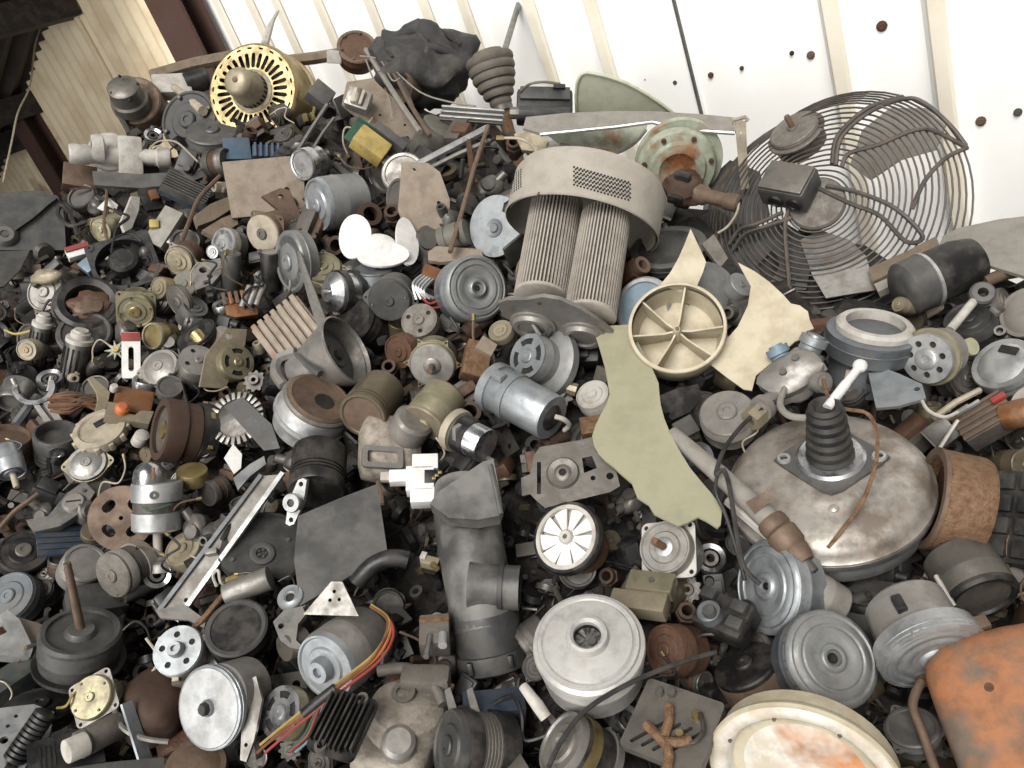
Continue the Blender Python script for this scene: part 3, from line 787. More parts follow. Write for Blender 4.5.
rod('cable_stub', 'pale thin cable hanging from the rusty axle stub', [(740, 196, 36), (737, 212, 34), (728, 226, 28), (718, 233, 20)], 1.3, 'ivory', 'cable', 6, 5)

# ---- long trim, straps and blades against the wall
T = Thing('metal_trim', 'long grey kinked metal trim lying across the top of the heap', 'metal strip', 636, 121, (55, 92), 0, 62)
T.part('strip', G().prism(T.out([(523, 128), (526, 117), (565, 113), (610, 111), (650, 111), (700, 114), (742, 118), (746, 127), (735, 131), (690, 128), (652, 120), (615, 125), (575, 129), (540, 133)]), -3, 0), 'greypaint')
T.part('bright_edge', G().tube([T.loc(*q) + Vector((0, 0, -2)) for q in ((540, 133), (575, 129.5), (615, 125.5), (652, 120.5), (690, 128.5), (735, 131.5))], 2.0, 7), 'alubright')
T = Thing('cream_strap', 'narrow cream metal strap hanging from the long kinked trim', 'strap', 742, 155, (15, -80), 0, 26)
T.part('strap', G().prism(T.out([(735, 124), (746, 121), (747, 150), (749, 188), (741, 190), (738, 160)]), -1.5, 0, [circ(*T.loc(741, 133)[:2], 1.2, 8)]), 'ivory')
T.part('loop', G().tube([T.loc(734, 124), T.loc(733, 120), T.loc(745, 117), T.loc(748, 121)], 2, 7), 'ivory')
T = Thing('curved_sheet', 'upright pale green curved panel leaning on the white wall', 'panel', 620, 98, (38, -100), 0, -10)
T.part('panel', G().prism(T.out([(577, 114), (576, 96), (578, 81), (584, 73), (596, 74), (612, 78), (630, 85), (648, 95), (664, 106), (674, 114), (640, 120), (600, 120)]), -3, 0), 'bladegreen')
T.part('rolled_edge', G().tube(catmull([T.loc(*q) for q in ((577, 114), (576, 96), (578, 81), (584, 73), (596, 74), (612, 78), (630, 85), (648, 95), (664, 106), (674, 114))], 3), 1.8, 7), 'bladegreen')
T = Thing('curved_sheet', 'grey-green curved blade sagging under the long kinked trim', 'panel', 598, 138, (20, 60), 0, 14)
T.part('panel', G().prism(T.out([(545, 132), (600, 127), (648, 122), (646, 132), (636, 142), (622, 151), (605, 155), (585, 151), (560, 144)]), -3, 0), 'greenpale')
T.part('rolled_edge', G().tube(catmull([T.loc(*q) for q in ((646, 130), (636, 142), (622, 151), (605, 155), (585, 151), (560, 144))], 3), 1.6, 7), 'greypaint')
T = Thing('metal_sheet', 'light grey rounded metal sheet poking in at the right by the wall', 'sheet', 985, 246, (50, 96), 0, 34)
T.part('sheet', G().prism(T.out([(937, 250), (943, 236), (958, 228), (1000, 219), (1060, 212), (1070, 290), (1024, 276), (985, 264), (950, 260)]), -4, 0), 'greypaint')
plate('wooden_bar', 'tan wooden bar lying below the fan guard', 900, 258, (48, 110), [(868, 268), (905, 252), (936, 236), (940, 246), (912, 262), (872, 282)], 8, 'wood', cat='bar', lift=0)
plate('wooden_bar', 'grey-tan bar lying just under the tan wooden bar', 905, 272, (48, 110), [(874, 284), (910, 268), (930, 256), (928, 266), (902, 280), (878, 292)], 8, 'greypaint', cat='bar', lift=2)

# ---- black canister on the right
T = Thing('gas_canister', 'dented dark canister with a grey base lying under the light grey sheet', 'canister', 902, 291, (66, 205), 0, 24)
T.part('body', G().lathe([(0, -6), (24, -6), (27, -9), (27, -60), (22, -78), (0, -84)], 40), 'blackm')
T.part('base_cap', G().lathe([(0, 3), (20, 3), (25, 0), (28, -3), (28, -24), (26, -26), (0, -26)], 40), 'midgrey')
T.part('seam', G().lathe([(26, -24), (29, -25), (29, -28), (26, -29)], 40, closed=True), 'alubright')

# ---- stained duct
T = Thing('air_duct', 'long dark stained air duct with a side spout and clip collar', 'duct', 478, 560, (18, 100), 0, 44)
P = [T.lh(u, v, l) for u, v, l in ((468, 490, 24), (467, 512, 24), (470, 540, 20), (477, 580, 10), (486, 630, -8))]
P = catmull(P, 5); n = len(P)
T.part('tube', G().tube(P, [37 - 4 * i / n for i in range(n)], 28), 'ductgrey', sharp=50)
a = T.lh(485, 618, -4); b = T.lh(493, 662, -32); d = (b - a)
M_ = Matrix.Translation(a) @ frame(d).to_4x4(); L = d.length
T.part('lower_sleeve', G().lathe([(0, -6), (34, -6), (35, 0), (34, L * 0.75), (0, L * 0.75)], 32, M_), 'darkgrey')
T.part('collar', G().lathe([(30, L * 0.68), (38, L * 0.70), (39, L * 0.78), (38, L * 1.08), (34, L * 1.14), (30, L * 1.14)], 36, M_, closed=True), 'darkgrey')
for k in range(6):
    aa = k * 1.05
    T.part('clip', G().box((39.5 * math.cos(aa), 39.5 * math.sin(aa), L * 0.86), (5, 9, 12), 1.2, M_ @ Matrix.Rotation(0, 4, 'Z')), 'blackp')
a = T.lh(478, 586, 26); b = T.lh(520, 588, 20); d = b - a
M_ = Matrix.Translation(a) @ frame(d).to_4x4(); L = d.length
T.part('side_spout', G().lathe([(0, -8), (26, -8), (22, L * 0.45), (22, L), (19, L), (19, L * 0.3), (0, L * 0.3)], 32, M_), 'ductgrey')
T.part('spout_rim', G().lathe([(20, L * 0.5), (24, L * 0.5), (24, L * 0.62), (20, L * 0.62)], 32, M_, closed=True), 'darkgrey')
T.part('mouth_flange', G().prism(T.out([(431, 508), (440, 496), (484, 466), (494, 464), (503, 512), (500, 520), (478, 524), (450, 522)], 22), 10, 34), 'ductgrey')
T.part('seam_rib', G().tube([T.loc(490, 465, 35), T.loc(496, 490, 35), T.loc(501, 514, 35)], 2.6, 8), 'midgrey')

# ---- rusty tank and bent tube, bottom right
T = Thing('rusty_tank', 'rounded orange-rust metal tank in the lower right corner', 'tank', 1044, 716, (14, 112), 17, 112)
T.s *= 0.92
T.part('tank_body', G().lump((108, 112, 72), 0.03, 5, 3, Matrix.Translation((0, 0, -72)), 5.0), 'rusttank', sharp=70)
T.part('seam', G().prism([(x * 1.0, y * 1.0) for x, y in rrect(218, 226, 44)], -76, -71), 'rust')
T.part('corner_patch', G().lathe([(0, 1.0), (5, 0.8), (6, -1), (0, -1)], 14, Matrix.Translation((-40, 40, -1))), 'rust')
rod('bent_tube', 'thin rusty bent tube beside the orange-rust tank', [(925, 676, 42), (916, 692, 44), (913, 708, 44), (922, 732, 46), (936, 772, 46)], 4.6, 'rustsoft', 'tube', 10, 5, ends={0: (6.5, 8, 'rust')})

# ---- white enamel lid
T = Thing('enamel_pan', 'chipped cream-white enamel lid with a rusty rim at the bottom', 'lid', 804, 780, (47, -104), 0, 46)
T.part('lid', G().lathe([(0, -6), (52, -7), (66, -12), (71, -11), (75, 1), (79, 4), (89, 4), (92, 0), (92, -5), (86, -10), (0, -16)], 72), 'enamel', sharp=60)
T.part('rolled_rim', G().lathe([(89, 2), (93, 3), (94.5, 0), (93, -4), (89, -4)], 72, closed=True), 'cream')
T.part('rear_skirt', G().lathe([(0, -10), (90, -10), (88, -26), (74, -38), (0, -38)], 56), 'cream')
bolts(T, 8, 78, 4.5, 2.0, 'rustsoft', 0.3)

# ---- black crumpled bag at the wall
T = Thing('black_bag', 'dusty black crumpled sack lying against the wall', 'sack', 424, 66, (30, 80), 0, 8)
T.part('sack', G().lump((45, 36, 30), 0.45, 4, 3, None, 3.2), 'cloth', sharp=70)
for k, pp in enumerate((((-40, 12), (-20, 20), (10, 24), (34, 14)), ((-34, -4), (-8, 4), (20, 2), (36, -8)), ((-10, 24), (0, 6), (-4, -18)))):
    T.part('fold', G().tube(catmull([(x, y, 28 - 0.006 * (x * x + y * y)) for x, y in pp], 5), [2 + 2.5 * math.sin(PI * i / 15) for i in range(len(pp) * 5 - 4)], 8), 'cloth', sharp=70)

# ================================================================== top left
rod('hanging_wire', 'pale thin wire hanging down from the dark roof', [(49, -6, -120), (42, 22, -120), (35, 45, -120), (30, 85, -120), (18, 112, -120), (12, 140, -120), (3, 182, -120)], 0.9, 'ivory', 'wire', 5, 5)
T = motor('compressor', 'brown drum motor with a grey round end cap at the far left crest', 135, 100, (30, 130), 25, 40, 'rustsoft', 'flat', hub=0, lift=10)
T.part('front_cap', G().lathe([(0, 26), (12, 26), (15, 24), (16, 10), (18, 8), (18, -2), (0, -2)], 32, at(-3, -5, 0, 20, 90)), 'dull')
bolts(T, 4, 13, 26, 1.5, 'hole')
T = Thing('plastic_valve', 'cream white plastic tee valve at the far left crest', 'valve', 131, 155, (10, 60), 0, 26)
T.part('body_block', G().box((0, 0, -12), (22, 38, 24), 3), 'whitedirty')
T.part('left_pipe', G().lathe([(0, 46), (9, 46), (10, 44), (10, 30), (8.5, 28), (8.5, 0), (0, 0)], 24, at(-8, 0, -10, 90, 182)), 'whitedirty')
T.part('left_collar', G().lathe([(8, 26), (13, 26), (14, 22), (14, 16), (8, 14)], 24, at(-8, 6, -10, 90, 182), closed=True), 'whitedirty')
b = T.part('right_pipe', G().lathe([(0, 24), (4, 24), (4, 30), (9, 30), (10.5, 27), (10.5, 18), (8, 16), (8, 0), (0, 0)], 24, at(8, 0, -8, 78, 0)), 'whitedirty')
T.part('foot', G().box((2, -22, -12), (28, 8, 26), 2), 'whitedirty')
T.part('rear_disc', G().lathe([(0, 2), (18, 2), (20, 0), (20, -6), (0, -6)], 28, at(-18, 6, -24, 20, 130)), 'whitedirty')
plate('steel_bar', 'flat dark grey bar lying under the cream plastic valve', 150, 176, (35, 95), [(92, 171), (140, 174), (178, 172), (212, 162), (216, 172), (184, 184), (140, 188), (94, 185)], 4, 'midgrey', cat='bar', lift=16)
block('rusty_block', 'rusty brown block at the left end of the flat dark bar', 80, 175, (25, 80), (30, 24, 18), 'rustsoft', lift=18, cat='block', spin=-6)
rod('plank', 'brown-grey plank lying along the crest behind the starter cover', [(152, 76, -12), (195, 64, -12), (240, 55, -12)], [6.5, 6.5, 6], 'wood', 'plank', 6)
T = Thing('tape_roll', 'white wrapped roll with a black end beside the starter cover', 'roll', 176, 82, (35, 90), 8, 0)
T.part('wrapper', G().box((-4, 0, -8), (36, 22, 16), 3), 'whitedirty')
T.part('black_end', G().lathe([(0, 24), (9, 24), (11, 22), (11, 0), (0, 0)], 24, at(10, 2, -8, 80, 10)), 'blackp')
rod('tan_stick', 'short tan stick poking out in front of the white wrapped roll', [(174, 87, 16), (190, 100, 18), (203, 111, 18)], [3.5, 4.2, 5], 'ivory', 'stick', 8)
motor('drum_motor', 'big dark dusty drum motor left of the gold starter cover', 188, 120, (40, 150), 32, 44, 'darkgrey', 'step', mf='darkgrey', lift=2, nb=4)
motor('drum_motor', 'dark grey flattened motor half hidden under the gold starter cover', 212, 130, (60, 100), 26, 40, 'midgrey', 'flat', lift=-4)
rod('valve_wire', 'thin tan wire arching over the dark drum motor', [(152, 146, 28), (160, 141, 30), (176, 142, 30), (190, 154, 28), (198, 162, 26)], 1.0, 'ivory', 'wire', 6, 5)
block('blue_box', 'small blue box under the gold starter cover', 237, 148, (30, 90), (26, 24, 20), 'blue', lift=16, spin=4)
T = Thing('blue_coil_pack', 'blue ribbed coil pack below the gold starter cover', 'coil', 270, 150, (30, 90), 0, 8)
T.part('case', G().box((0, 0, -8), (34, 14, 14), 2), 'bluedark')
for k in range(6): T.part('rib', G().box((-14 + k * 5.5, 0, 0), (2.4, 15, 3), 0.5), 'blue')
plate('square_plate', 'flat tan dusty square plate under the gold starter cover', 262, 186, (18, 80), [(222, 162), (290, 156), (304, 176), (305, 208), (264, 215), (232, 218)], 4, 'tanplate', [(287, 190, 3.2)], lift=22)
motor('coil_motor', 'rusty brown motor with a pale face and square flange below the tan plate', 262, 234, (38, 200), 19, 36, 'rustsoft', 'flat', mf='ivory', flange='square', mfl='rustsoft', lift=26, hub=0.3, mh='dull')
T = plate('flange_bracket', 'brown cast bracket corner right of the rusty brown motor', 284, 208, (20, 60), [(262, 196), (280, 188), (290, 190), (300, 214), (308, 240), (300, 244), (286, 216)], 6, 'rustsoft', [(281, 197, 3)], cat='bracket', lift=20)
T = motor('vacuum_motor', 'light grey disc rimmed motor below the chrome half ring', 317, 205, (62, 190), 27, 50, 'vac', 'step', mf='zinc', lift=28)
T.part('terminal_board', G().box((10, 8, -30), (18, 18, 16), 2), 'blackp')
motor('chrome_ring', 'short chrome tube ring lying open above the light grey disc motor', 302, 165, (45, 195), 16, 24, 'chrome', 'cup', mf='chrome', lift=30, cat='ring', mh='hole')
block('relay_box', 'brown-grey square relay box on a metal strip right of the starter cover', 322, 92, (30, 60), (22, 20, 16), 'midgrey', lift=22, spin=-35)
rod('metal_strip', 'thin steel strip leaning under the brown-grey relay box', [(297, 152, 20), (312, 128, 22), (327, 105, 22)], 2.2, 'steel', 'strip', 6)
rod('metal_strip', 'second thin steel strip beside the leaning one near the relay box', [(310, 154, 16), (322, 134, 18), (334, 118, 18)], 1.8, 'steel', 'strip', 6)
T = Thing('brass_switch', 'small brass switch block between the thin steel strips', 'switch', 308, 118, (30, 45), 20, 14)
T.part('case', G().box((0, 0, -5), (16, 10, 10), 1), 'blackm'); T.part('terminal', G().box((4, 0, 2), (4, 8, 5), .6), 'brass'); T.part('terminal', G().box((-4, 0, 2), (4, 8, 5), .6), 'brass')
rod('lever', 'pale lever sticking up behind the gold starter cover', [(264, 47, 4), (269, 30, 4), (273, 20, 4), (278, 11, 4)], [4.2, 3.6, 2.2, 1.4], 'whitedirty', 'lever', 8)
T = rod('wooden_batten', 'tan batten with a white end behind the gold starter cover', [(288, 61, 0), (315, 58, 0), (340, 54, 0)], 6.0, 'wood', 'batten', 6)
T.part('white_end', G().box(T.lh(334, 57, 4), (14, 12, 10), 1), 'whitedirty')
motor('gear_hub', 'dark brown gear hub with a hollow centre on the crest', 357, 46, (40, 90), 20, 20, 'winding', 'cup', mf='rustsoft', lift=10, cat='hub', nb=6)
motor('brown_pipe', 'short open rusty brown pipe right of the leaning tan panel', 398, 86, (35, 200), 18, 36, 'rustsoft', 'cup', mf='rustsoft', lift=16, cat='pipe', mh='hole')
plate('leaning_sheet', 'dusty tan panel leaning on the crest under wires and a coil', 392, 112, (28, 60), [(347, 82), (372, 78), (395, 100), (416, 122), (434, 144), (428, 150), (395, 142), (362, 120), (342, 104)], 4, 'tanplate', [(405, 125, 1.5), (380, 115, 1.5)], cat='panel', lift=22)
T = Thing('coil_transformer', 'small pale transformer coil lying on the leaning tan panel', 'transformer', 358, 97, (25, 100), -20, 80)
T.part('core', G().box((0, 0, -8), (24, 20, 14), 1.5), 'alu'); T.part('coil', G().box((0, 0, 1), (12, 16, 6), 2), 'ivory'); T.part('coil_slot', G().box((0, 0, 4), (5, 15, 2), .5), 'dull')
for k, (a, b, c, dd, lb) in enumerate((((366, 50), (384, 78), (402, 106), (420, 132), 'grey leaning strip crossing the tan panel, lowest of three'), ((372, 46), (394, 74), (410, 104), (430, 136), 'grey leaning strip crossing the tan panel, middle of three'), ((378, 52), (392, 66), (404, 88), (412, 108), 'short dark leaning strip over the tan panel, uppermost of three'))):
    rod('leaning_strip', lb, [(*a, 40), (*b, 42), (*c, 40), (*dd, 36)], (3.0, 2.4, 3.0)[k], ('greypaint', 'rustsoft', 'darkgrey')[k], 'strip', 6, 3)
for k, (pp, lb) in enumerate((([(366, 60), (376, 84), (388, 96), (392, 120)], 'thin twisted wire dropping from the brown gear hub'), ([(392, 68), (420, 92), (450, 102), (476, 106)], 'thin grey wire stretched from the black sack to the ribbed boot'), ([(360, 56), (380, 60), (392, 80), (400, 78)], 'thin wire loop beside the brown gear hub'))):
    rod('loose_wire', lb, [(*q, 46) for q in pp], 0.9, 'greypaint', 'wire', 5, 5)
T = Thing('circuit_board', 'green circuit board with a yellow transformer on the heap', 'circuit board', 374, 146, (35, 60), -32, 30)
T.part('board', G().box((0, 0, -1), (56, 26, 2), 0), 'green')
T.part('transformer', G().box((-2, -8, 8), (34, 22, 18), 2), 'yellow')
T.part('heat_sink', G().box((8, 12, 8), (36, 10, 16), 1), 'midgrey')
T.part('edge_strip', G().box((0, 13.5, 2), (56, 1.4, 8), 0), 'green')
motor('olive_drum', 'olive grey plain drum behind the leaning tan panel', 442, 126, (70, 60), 20, 40, 'olive', 'flat', lift=2, hub=0, cat='drum')
T = rod('aluminium_rail', 'long thin aluminium rail slanting up towards the ribbed boot', [(412, 168, 36), (448, 149, 38), (488, 128, 38)], 4.0, 'alubright', 'rail', 6)
rod('aluminium_rail', 'thinner aluminium rail just below the slanting one', [(430, 168, 30), (458, 154, 30), (490, 140, 30)], 2.4, 'alu', 'rail', 6)
rod('rusty_rod', 'thin rusty rod leaning from the tan gear plate up to the drive shaft', [(450, 252, 40), (462, 212, 44), (474, 168, 46), (488, 126, 46)], 2.4, 'rustsoft', 'rod', 8)
rod('rusty_chain', 'short rusty twisted chain beside the leaning rusty rod', [(468, 138, 36), (470, 152, 38), (472, 170, 36), (476, 184, 34)], 3.0, 'rust', 'chain', 5, 2)
T = Thing('aluminium_channel', 'ribbed aluminium trim strip behind the ribbed boot', 'strip', 472, 114, (40, 100), -10, 4)
T.part('web', G().box((0, 0, -3), (64, 16, 3), .5), 'dull')
for k in range(3): T.part('rib', G().box((0, -6 + 6 * k, 0), (64, 2, 4), .4), 'alubright')
T = plate('pulley_plate', 'tan steel plate with two holes before a stack of pulley rings', 425, 205, (15, 60), [(402, 162), (428, 163), (440, 172), (450, 200), (447, 248), (430, 250), (408, 235), (398, 210)], 4, 'tanplate', [(414, 170, 2.2), (439, 203, 2.2)], lift=34)
motor('pulley_rings', 'grey grooved pulley ring stack behind the tan holed plate', 402, 172, (30, 120), 22, 26, 'alu', 'cup', lift=20, cat='pulley', slots=0)
motor('pulley_rings', 'stack of thin dark pulley rings left of the tan holed plate', 396, 196, (55, 170), 18, 20, 'dull', 'cup', lift=16, cat='pulley')
can('capacitor', 'small olive capacitor can right of the leaning rusty rod', 468, 232, (72, 20), 14, 30, 'olive', grooves=(6, 20), cat='capacitor', lift=26)
T = plate('gear_strip', 'flat tan geared strip lying under the leaning rusty rod', 452, 254, (48, 95), [(428, 252), (436, 246), (480, 249), (484, 258), (440, 262), (428, 260)], 4, 'tanplate', cat='strip', lift=22)
T = Thing('control_box', 'black plastic control box against the wall right of the ribbed boot', 'box', 545, 98, (35, 85), 0, 6)
T.part('case', G().box((0, -2, -14), (56, 26, 28), 3), 'blackp'); T.part('lid', G().box((0, 4, 1), (50, 14, 5), 1), 'darkgrey'); T.part('latch', G().box((14, 10, 4), (12, 5, 5), 1), 'blackp')
T.part('rail', G().lathe([(0, 26), (6, 26), (7, 24), (7, -26), (0, -26)], 14, at(0, -18, 0, 90, 0)), 'darkgrey')
T.part('end_nut', G().lathe([(0, 33), (5, 33), (6, 30), (6, 24), (0, 24)], 8, at(-2, -18, 0, 90, 180)), 'dull')
rod('box_cable', 'thin grey cable lying on the black control box', [(520, 92, 26), (530, 84, 28), (545, 82, 30), (560, 84, 30)], 1.3, 'dull', 'cable', 6, 5)
plate('tan_bracket', 'tan folded bracket at the foot of the drive shaft', 532, 142, (30, 100), [(514, 134), (530, 131), (548, 140), (545, 152), (522, 150)], 6, 'goldtan', cat='bracket', lift=14)
motor('capped_drum', 'grey shallow drum peeking out behind the filter housing', 556, 152, (60, 100), 26, 18, 'greypaint', 'flat', lift=6, hub=0, cat='drum')

# ================================================================== left
T = Thing('plastic_shield', 'large dark grey plastic shield with a round boss at the left edge', 'cover', 25, 222, (25, 110), 0, 30)
T.part('shell', G().prism(T.out([(-30, 200), (0, 193), (40, 190), (58, 196), (64, 215), (66, 250), (40, 250), (0, 250), (-30, 262)]), -8, 0), 'darkgrey')
T.part('ridge', G().prism(T.out([(-20, 228), (10, 212), (34, 198), (58, 200), (50, 206), (34, 220), (8, 238), (-15, 246)]), -1, 5), 'darkgrey')
p = T.loc(6, 236)
T.part('boss', G().lathe([(0, 2), (3.5, 2), (4, 6), (8, 6), (11, 3), (12, -1), (0, -1)], 24, Matrix.Translation(p)), 'midgrey')
plate('grey_sheet', 'plain grey panel edge below the large dark shield', 10, 266, (35, 80), [(-20, 252), (30, 250), (20, 270), (4, 286), (-20, 292)], 3, 'midgrey', cat='panel', lift=20)
T = Thing('axial_fan', 'black square-framed axial fan on the left of the heap', 'fan', 124, 262, (35, 115), 14, 22)
T.part('frame', G().prism(rrect(62, 62, 5), -16, 0, [circ(0, 0, 27, 32)]), 'blackp')
for i in range(7):
    a = 2 * PI * i / 7
    T.part('fan_blade', G().prism([(10, -4), (25, -8), (26, 5), (10, 4)], -0.7, .7, M=Matrix.Rotation(a, 4, 'Z') @ Matrix.Translation((0, 0, -7)) @ Matrix.Rotation(.5, 4, 'X')), 'blackp')
T.part('hub', G().lathe([(0, 7), (11, 7), (14, 4), (15, -10), (0, -10)], 28), 'blackm')
T.part('wire_loop', G().tube(catmull([(-8, 10, 5), (0, 24, 8), (14, 26, 6), (22, 14, 5)], 5), 1, 6), 'blackp')
for sx, sy in ((-1, 1), (1, -1), (-1, -1)):
    T.part('corner_post', G().lathe([(1.5, 1), (4, 1), (4, -17), (1.5, -17)], 12, Matrix.Translation((sx * 26, sy * 26, 0)), closed=True), 'blackp')
rod('black_cable', 'black cable loop hanging below the flat dark bar', [(86, 222, 20), (70, 226, 26), (58, 214, 28), (62, 206, 28), (70, 214, 26), (78, 236, 22)], 2.2, 'rubber', 'cable', 6, 6)
rod('cable', 'grey-brown hanging cable left of the white curved bracket', [(107, 190, 28), (106, 205, 28), (104, 226, 28), (109, 244, 26)], 1.6, 'rustsoft', 'cable', 6, 5)
block('small_carton', 'small red and white carton left of the square black fan', 78, 250, (30, 100), (22, 12, 10), 'whitep', lift=18, spin=20, cat='carton').part('red_top', G().box((0, 3, 1), (22, 5, 2), 0), 'red')
block('blue_grey_case', 'small blue-grey case just right of the red and white carton', 90, 262, (40, 120), (20, 16, 10), 'bluelight', lift=16, spin=40, cat='case')
motor('small_motor', 'pale small motor in front of the hanging grey-brown cable', 100, 230, (45, 200), 13, 24, 'chromate', 'step', lift=14)
plate('white_scrap', 'small torn white plastic piece under the flat dark bar', 107, 206, (20, 100), [(97, 208), (108, 197), (118, 205), (114, 216)], 2, 'whitep', cat='scrap', lift=16)
T = plate('white_bracket', 'white curved metal bracket above the square black fan', 130, 214, (30, 30), [(125, 232), (121, 222), (128, 206), (132, 196), (140, 197), (139, 210), (132, 228)], 5, 'whitedirty', cat='bracket', lift=20)
block('coil_board', 'small board with coils between white bracket and grey slab', 152, 198, (30, 60), (18, 24, 8), 'blackm', lift=18, spin=20, cat='circuit board').part('coil', G().box((2, 2, 2), (8, 10, 5), 1), 'copper')
block('amber_lamp', 'small amber lamp cover left of the long grey slab', 154, 223, (30, 100), (9, 9, 8), 'yellow', lift=40, cat='lamp')
block('grey_slab', 'long plain grey slab standing above the square black fan', 163, 226, (35, 130), (21, 42, 20), 'greypaint', lift=30, spin=-34, cat='slab', bev=.8)
block('grey_slab', 'short grey box just right of the long grey slab', 173, 236, (35, 110), (20, 18, 18), 'alu', lift=14, spin=-24, cat='slab')
T = Thing('finned_cooler', 'dark finned cooler with blue edge below the dark bar', 'heat sink', 186, 190, (45, 70), -20, 10)
T.part('base', G().box((0, 0, -6), (44, 26, 4), 0), 'bluedark')
for k in range(7): T.part('fin', G().box((0, -11 + k * 3.7, 0), (44, 1.5, 10), 0), 'midgrey')
plate('wood_piece', 'rough broken piece of wood left of the tan square plate', 212, 214, (35, 70), [(194, 216), (210, 204), (232, 195), (236, 206), (214, 220), (198, 226)], 8, 'wood', cat='wood', lift=16)
plate('wood_piece', 'darker broken piece of wood under the rough one', 218, 228, (40, 70), [(202, 230), (222, 218), (238, 212), (238, 224), (216, 238)], 6, 'wood', cat='wood', lift=10)
rod('rusty_rod', 'thin rusty bent rod left of the broken wood', [(181, 242, 22), (189, 222, 24), (198, 200, 26), (212, 184, 24), (220, 176, 22)], 2.2, 'rustsoft', 'rod', 7, 4)
motor('coil_motor', 'tan faced coil motor right of the square black fan', 178, 262, (35, 215), 15, 28, 'winding', 'step', mf='goldtan', flange=3, mfl='alu', lift=24)
T = plate('casting_bracket', 'flat aluminium casting with two cutouts right of the tan coil motor', 205, 275, (40, 100), [(188, 274), (202, 262), (220, 258), (224, 270), (212, 284), (196, 290)], 8, 'alu', [(203, 270, 4), (210, 276, 3)], cat='bracket', lift=20)
motor('wheel_motor', 'silver wheel on a small motor above the standing grey capacitor', 222, 244, (50, 170), 17, 20, 'alu', 'step', mf='alubright', lift=24)
motor('ribbed_dial', 'small silver ribbed knob left of the silver wheel motor', 212, 252, (35, 190), 7, 14, 'chrome', 'step', lift=26, cat='knob')
can('capacitor', 'grey standing capacitor can below the silver wheel motor', 231, 253, (68, 88), 9.5, 42, 'midgrey', cat='capacitor', lift=34, mface='dull', term=2)
motor('brass_motor', 'brass banded small motor under the tan coil motor', 158, 288, (50, 170), 12, 28, 'brass', 'step', mf='goldtan', lift=24)
motor('flat_pulley', 'dusty flat pulley wheel seen edge on right of the brass banded motor', 177, 302, (58, 205), 17, 8, 'dull', 'step', lift=30, cat='pulley', hub=.35)
motor('dark_motor', 'olive dark motor body behind the dusty flat pulley', 184, 284, (40, 150), 15, 26, 'olive', 'flat', lift=16)
motor('grey_motor', 'grey stepped motor just right of the dusty flat pulley', 196, 306, (45, 60), 13, 24, 'midgrey', 'step', lift=18)
T = Thing('stator_ring', 'dark stator ring with torn rust-brown winding inside', 'motor', 87, 302, (30, 100), 0, 26)
T.part('ring', G().lathe([(20, 0), (26, 2), (30, 0), (31, -6), (30, -16), (20, -16)], 40, closed=True), 'blackm')
T.part('winding', G().lump((21, 15, 8), .35, 3, 6, Matrix.Translation((4, -2, -4))), 'winding')
T.part('paper', G().lump((13, 10, 6), .4, 3, 8, Matrix.Translation((2, -5, 1))), 'rustsoft')
T.part('outer_band', G().lathe([(26, -10), (33, -10), (33, -24), (26, -24)], 36, closed=True), 'dull')
motor('square_motor', 'yellow-green square flanged motor with round face left of the slotted white plate', 135, 312, (25, 250), 18, 26, 'chromate', 'step', flange='square', mfl='chromate', lift=28, hub=.32, mh='brass', nb=4)
T = motor('gearbox', 'grey and black crooked gearbox at the far left', 44, 292, (40, 160), 20, 30, 'midgrey', 'step', mf='alu', lift=18, flange=3)
T.part('arm', G().box((14, 12, 2), (36, 9, 8), 2, Matrix.Rotation(.6, 4, 'Z')), 'darkgrey')
T.part('worm_cover', G().lump((16, 8, 7), .2, 3, 2, Matrix.Translation((6, 14, 4))), 'goldtan')
for u, v, r, L, lb in ((43, 322, 9, 56, 'slimmer black ribbed armature with a white cap, left of two'), (80, 338, 12, 58, 'thicker black ribbed armature with a white cap, right of two')):
    T = can('ribbed_armature', lb, u, v, (68, 80), r, L, 'deepsteel', cat='motor part', lift=34, ribs=16, mr='blackm', group='ribbed armatures')
    T.part('white_cap', G().lathe([(0, 9), (r * .55, 9), (r * .6, 7), (r * .75, 6), (r * .75, 1), (r * 1.05, 0), (r * 1.05, -4), (0, -4)], 24), 'whitedirty')
    T.part('lower_collar', G().lathe([(0, -L), (r * 1.1, -L), (r * 1.1, -L + 6), (0, -L + 6)], 24), 'ivory')
T = Thing('slotted_plate', 'white red-topped plate with a long slot', 'plate', 131, 355, (18, 100), 0, 28)
T.part('plate', G().prism(rrect(17, 48, 2), -3, 0, [slot(0, -4, 26, 5, PI / 2)]), 'whitep')
T.part('red_top', G().box((0, 19, 0.4), (17, 9, 1.2), .2), 'red')
motor('black_motor', 'black round motor between the two ribbed armatures', 84, 332, (35, 110), 26, 30, 'blackm', 'cup', mf='midgrey', lift=10)
motor('tan_motor', 'small tan plastic motor left of the slimmer ribbed armature', 26, 350, (35, 190), 11, 26, 'ivory', 'step', lift=22, mh='brass')
rod('yellow_wire', 'bent yellow wire at the left edge above the tan plastic motor', [(5, 330, 26), (16, 334, 28), (34, 330, 28)], 1.2, 'yellow', 'wire', 5, 5)
T = Thing('star_gear', 'small pale star gear left of the slotted white plate', 'gear', 116, 350, (25, 120), 0, 26)
T.part('gear', G().prism([((11 if i % 2 else 4) * math.cos(PI * i / 9), (11 if i % 2 else 4) * math.sin(PI * i / 9)) for i in range(18)], -3, 0), 'greenpale'); T.part('hub', G().lathe([(0, 3), (3, 3), (3, 0), (0, 0)], 12), 'brass')
motor('brass_ring_motor', 'brass ring and dark coil motor right of the slotted white plate', 152, 336, (45, 180), 14, 26, 'brass', 'cup', mf='chromate', lift=24)
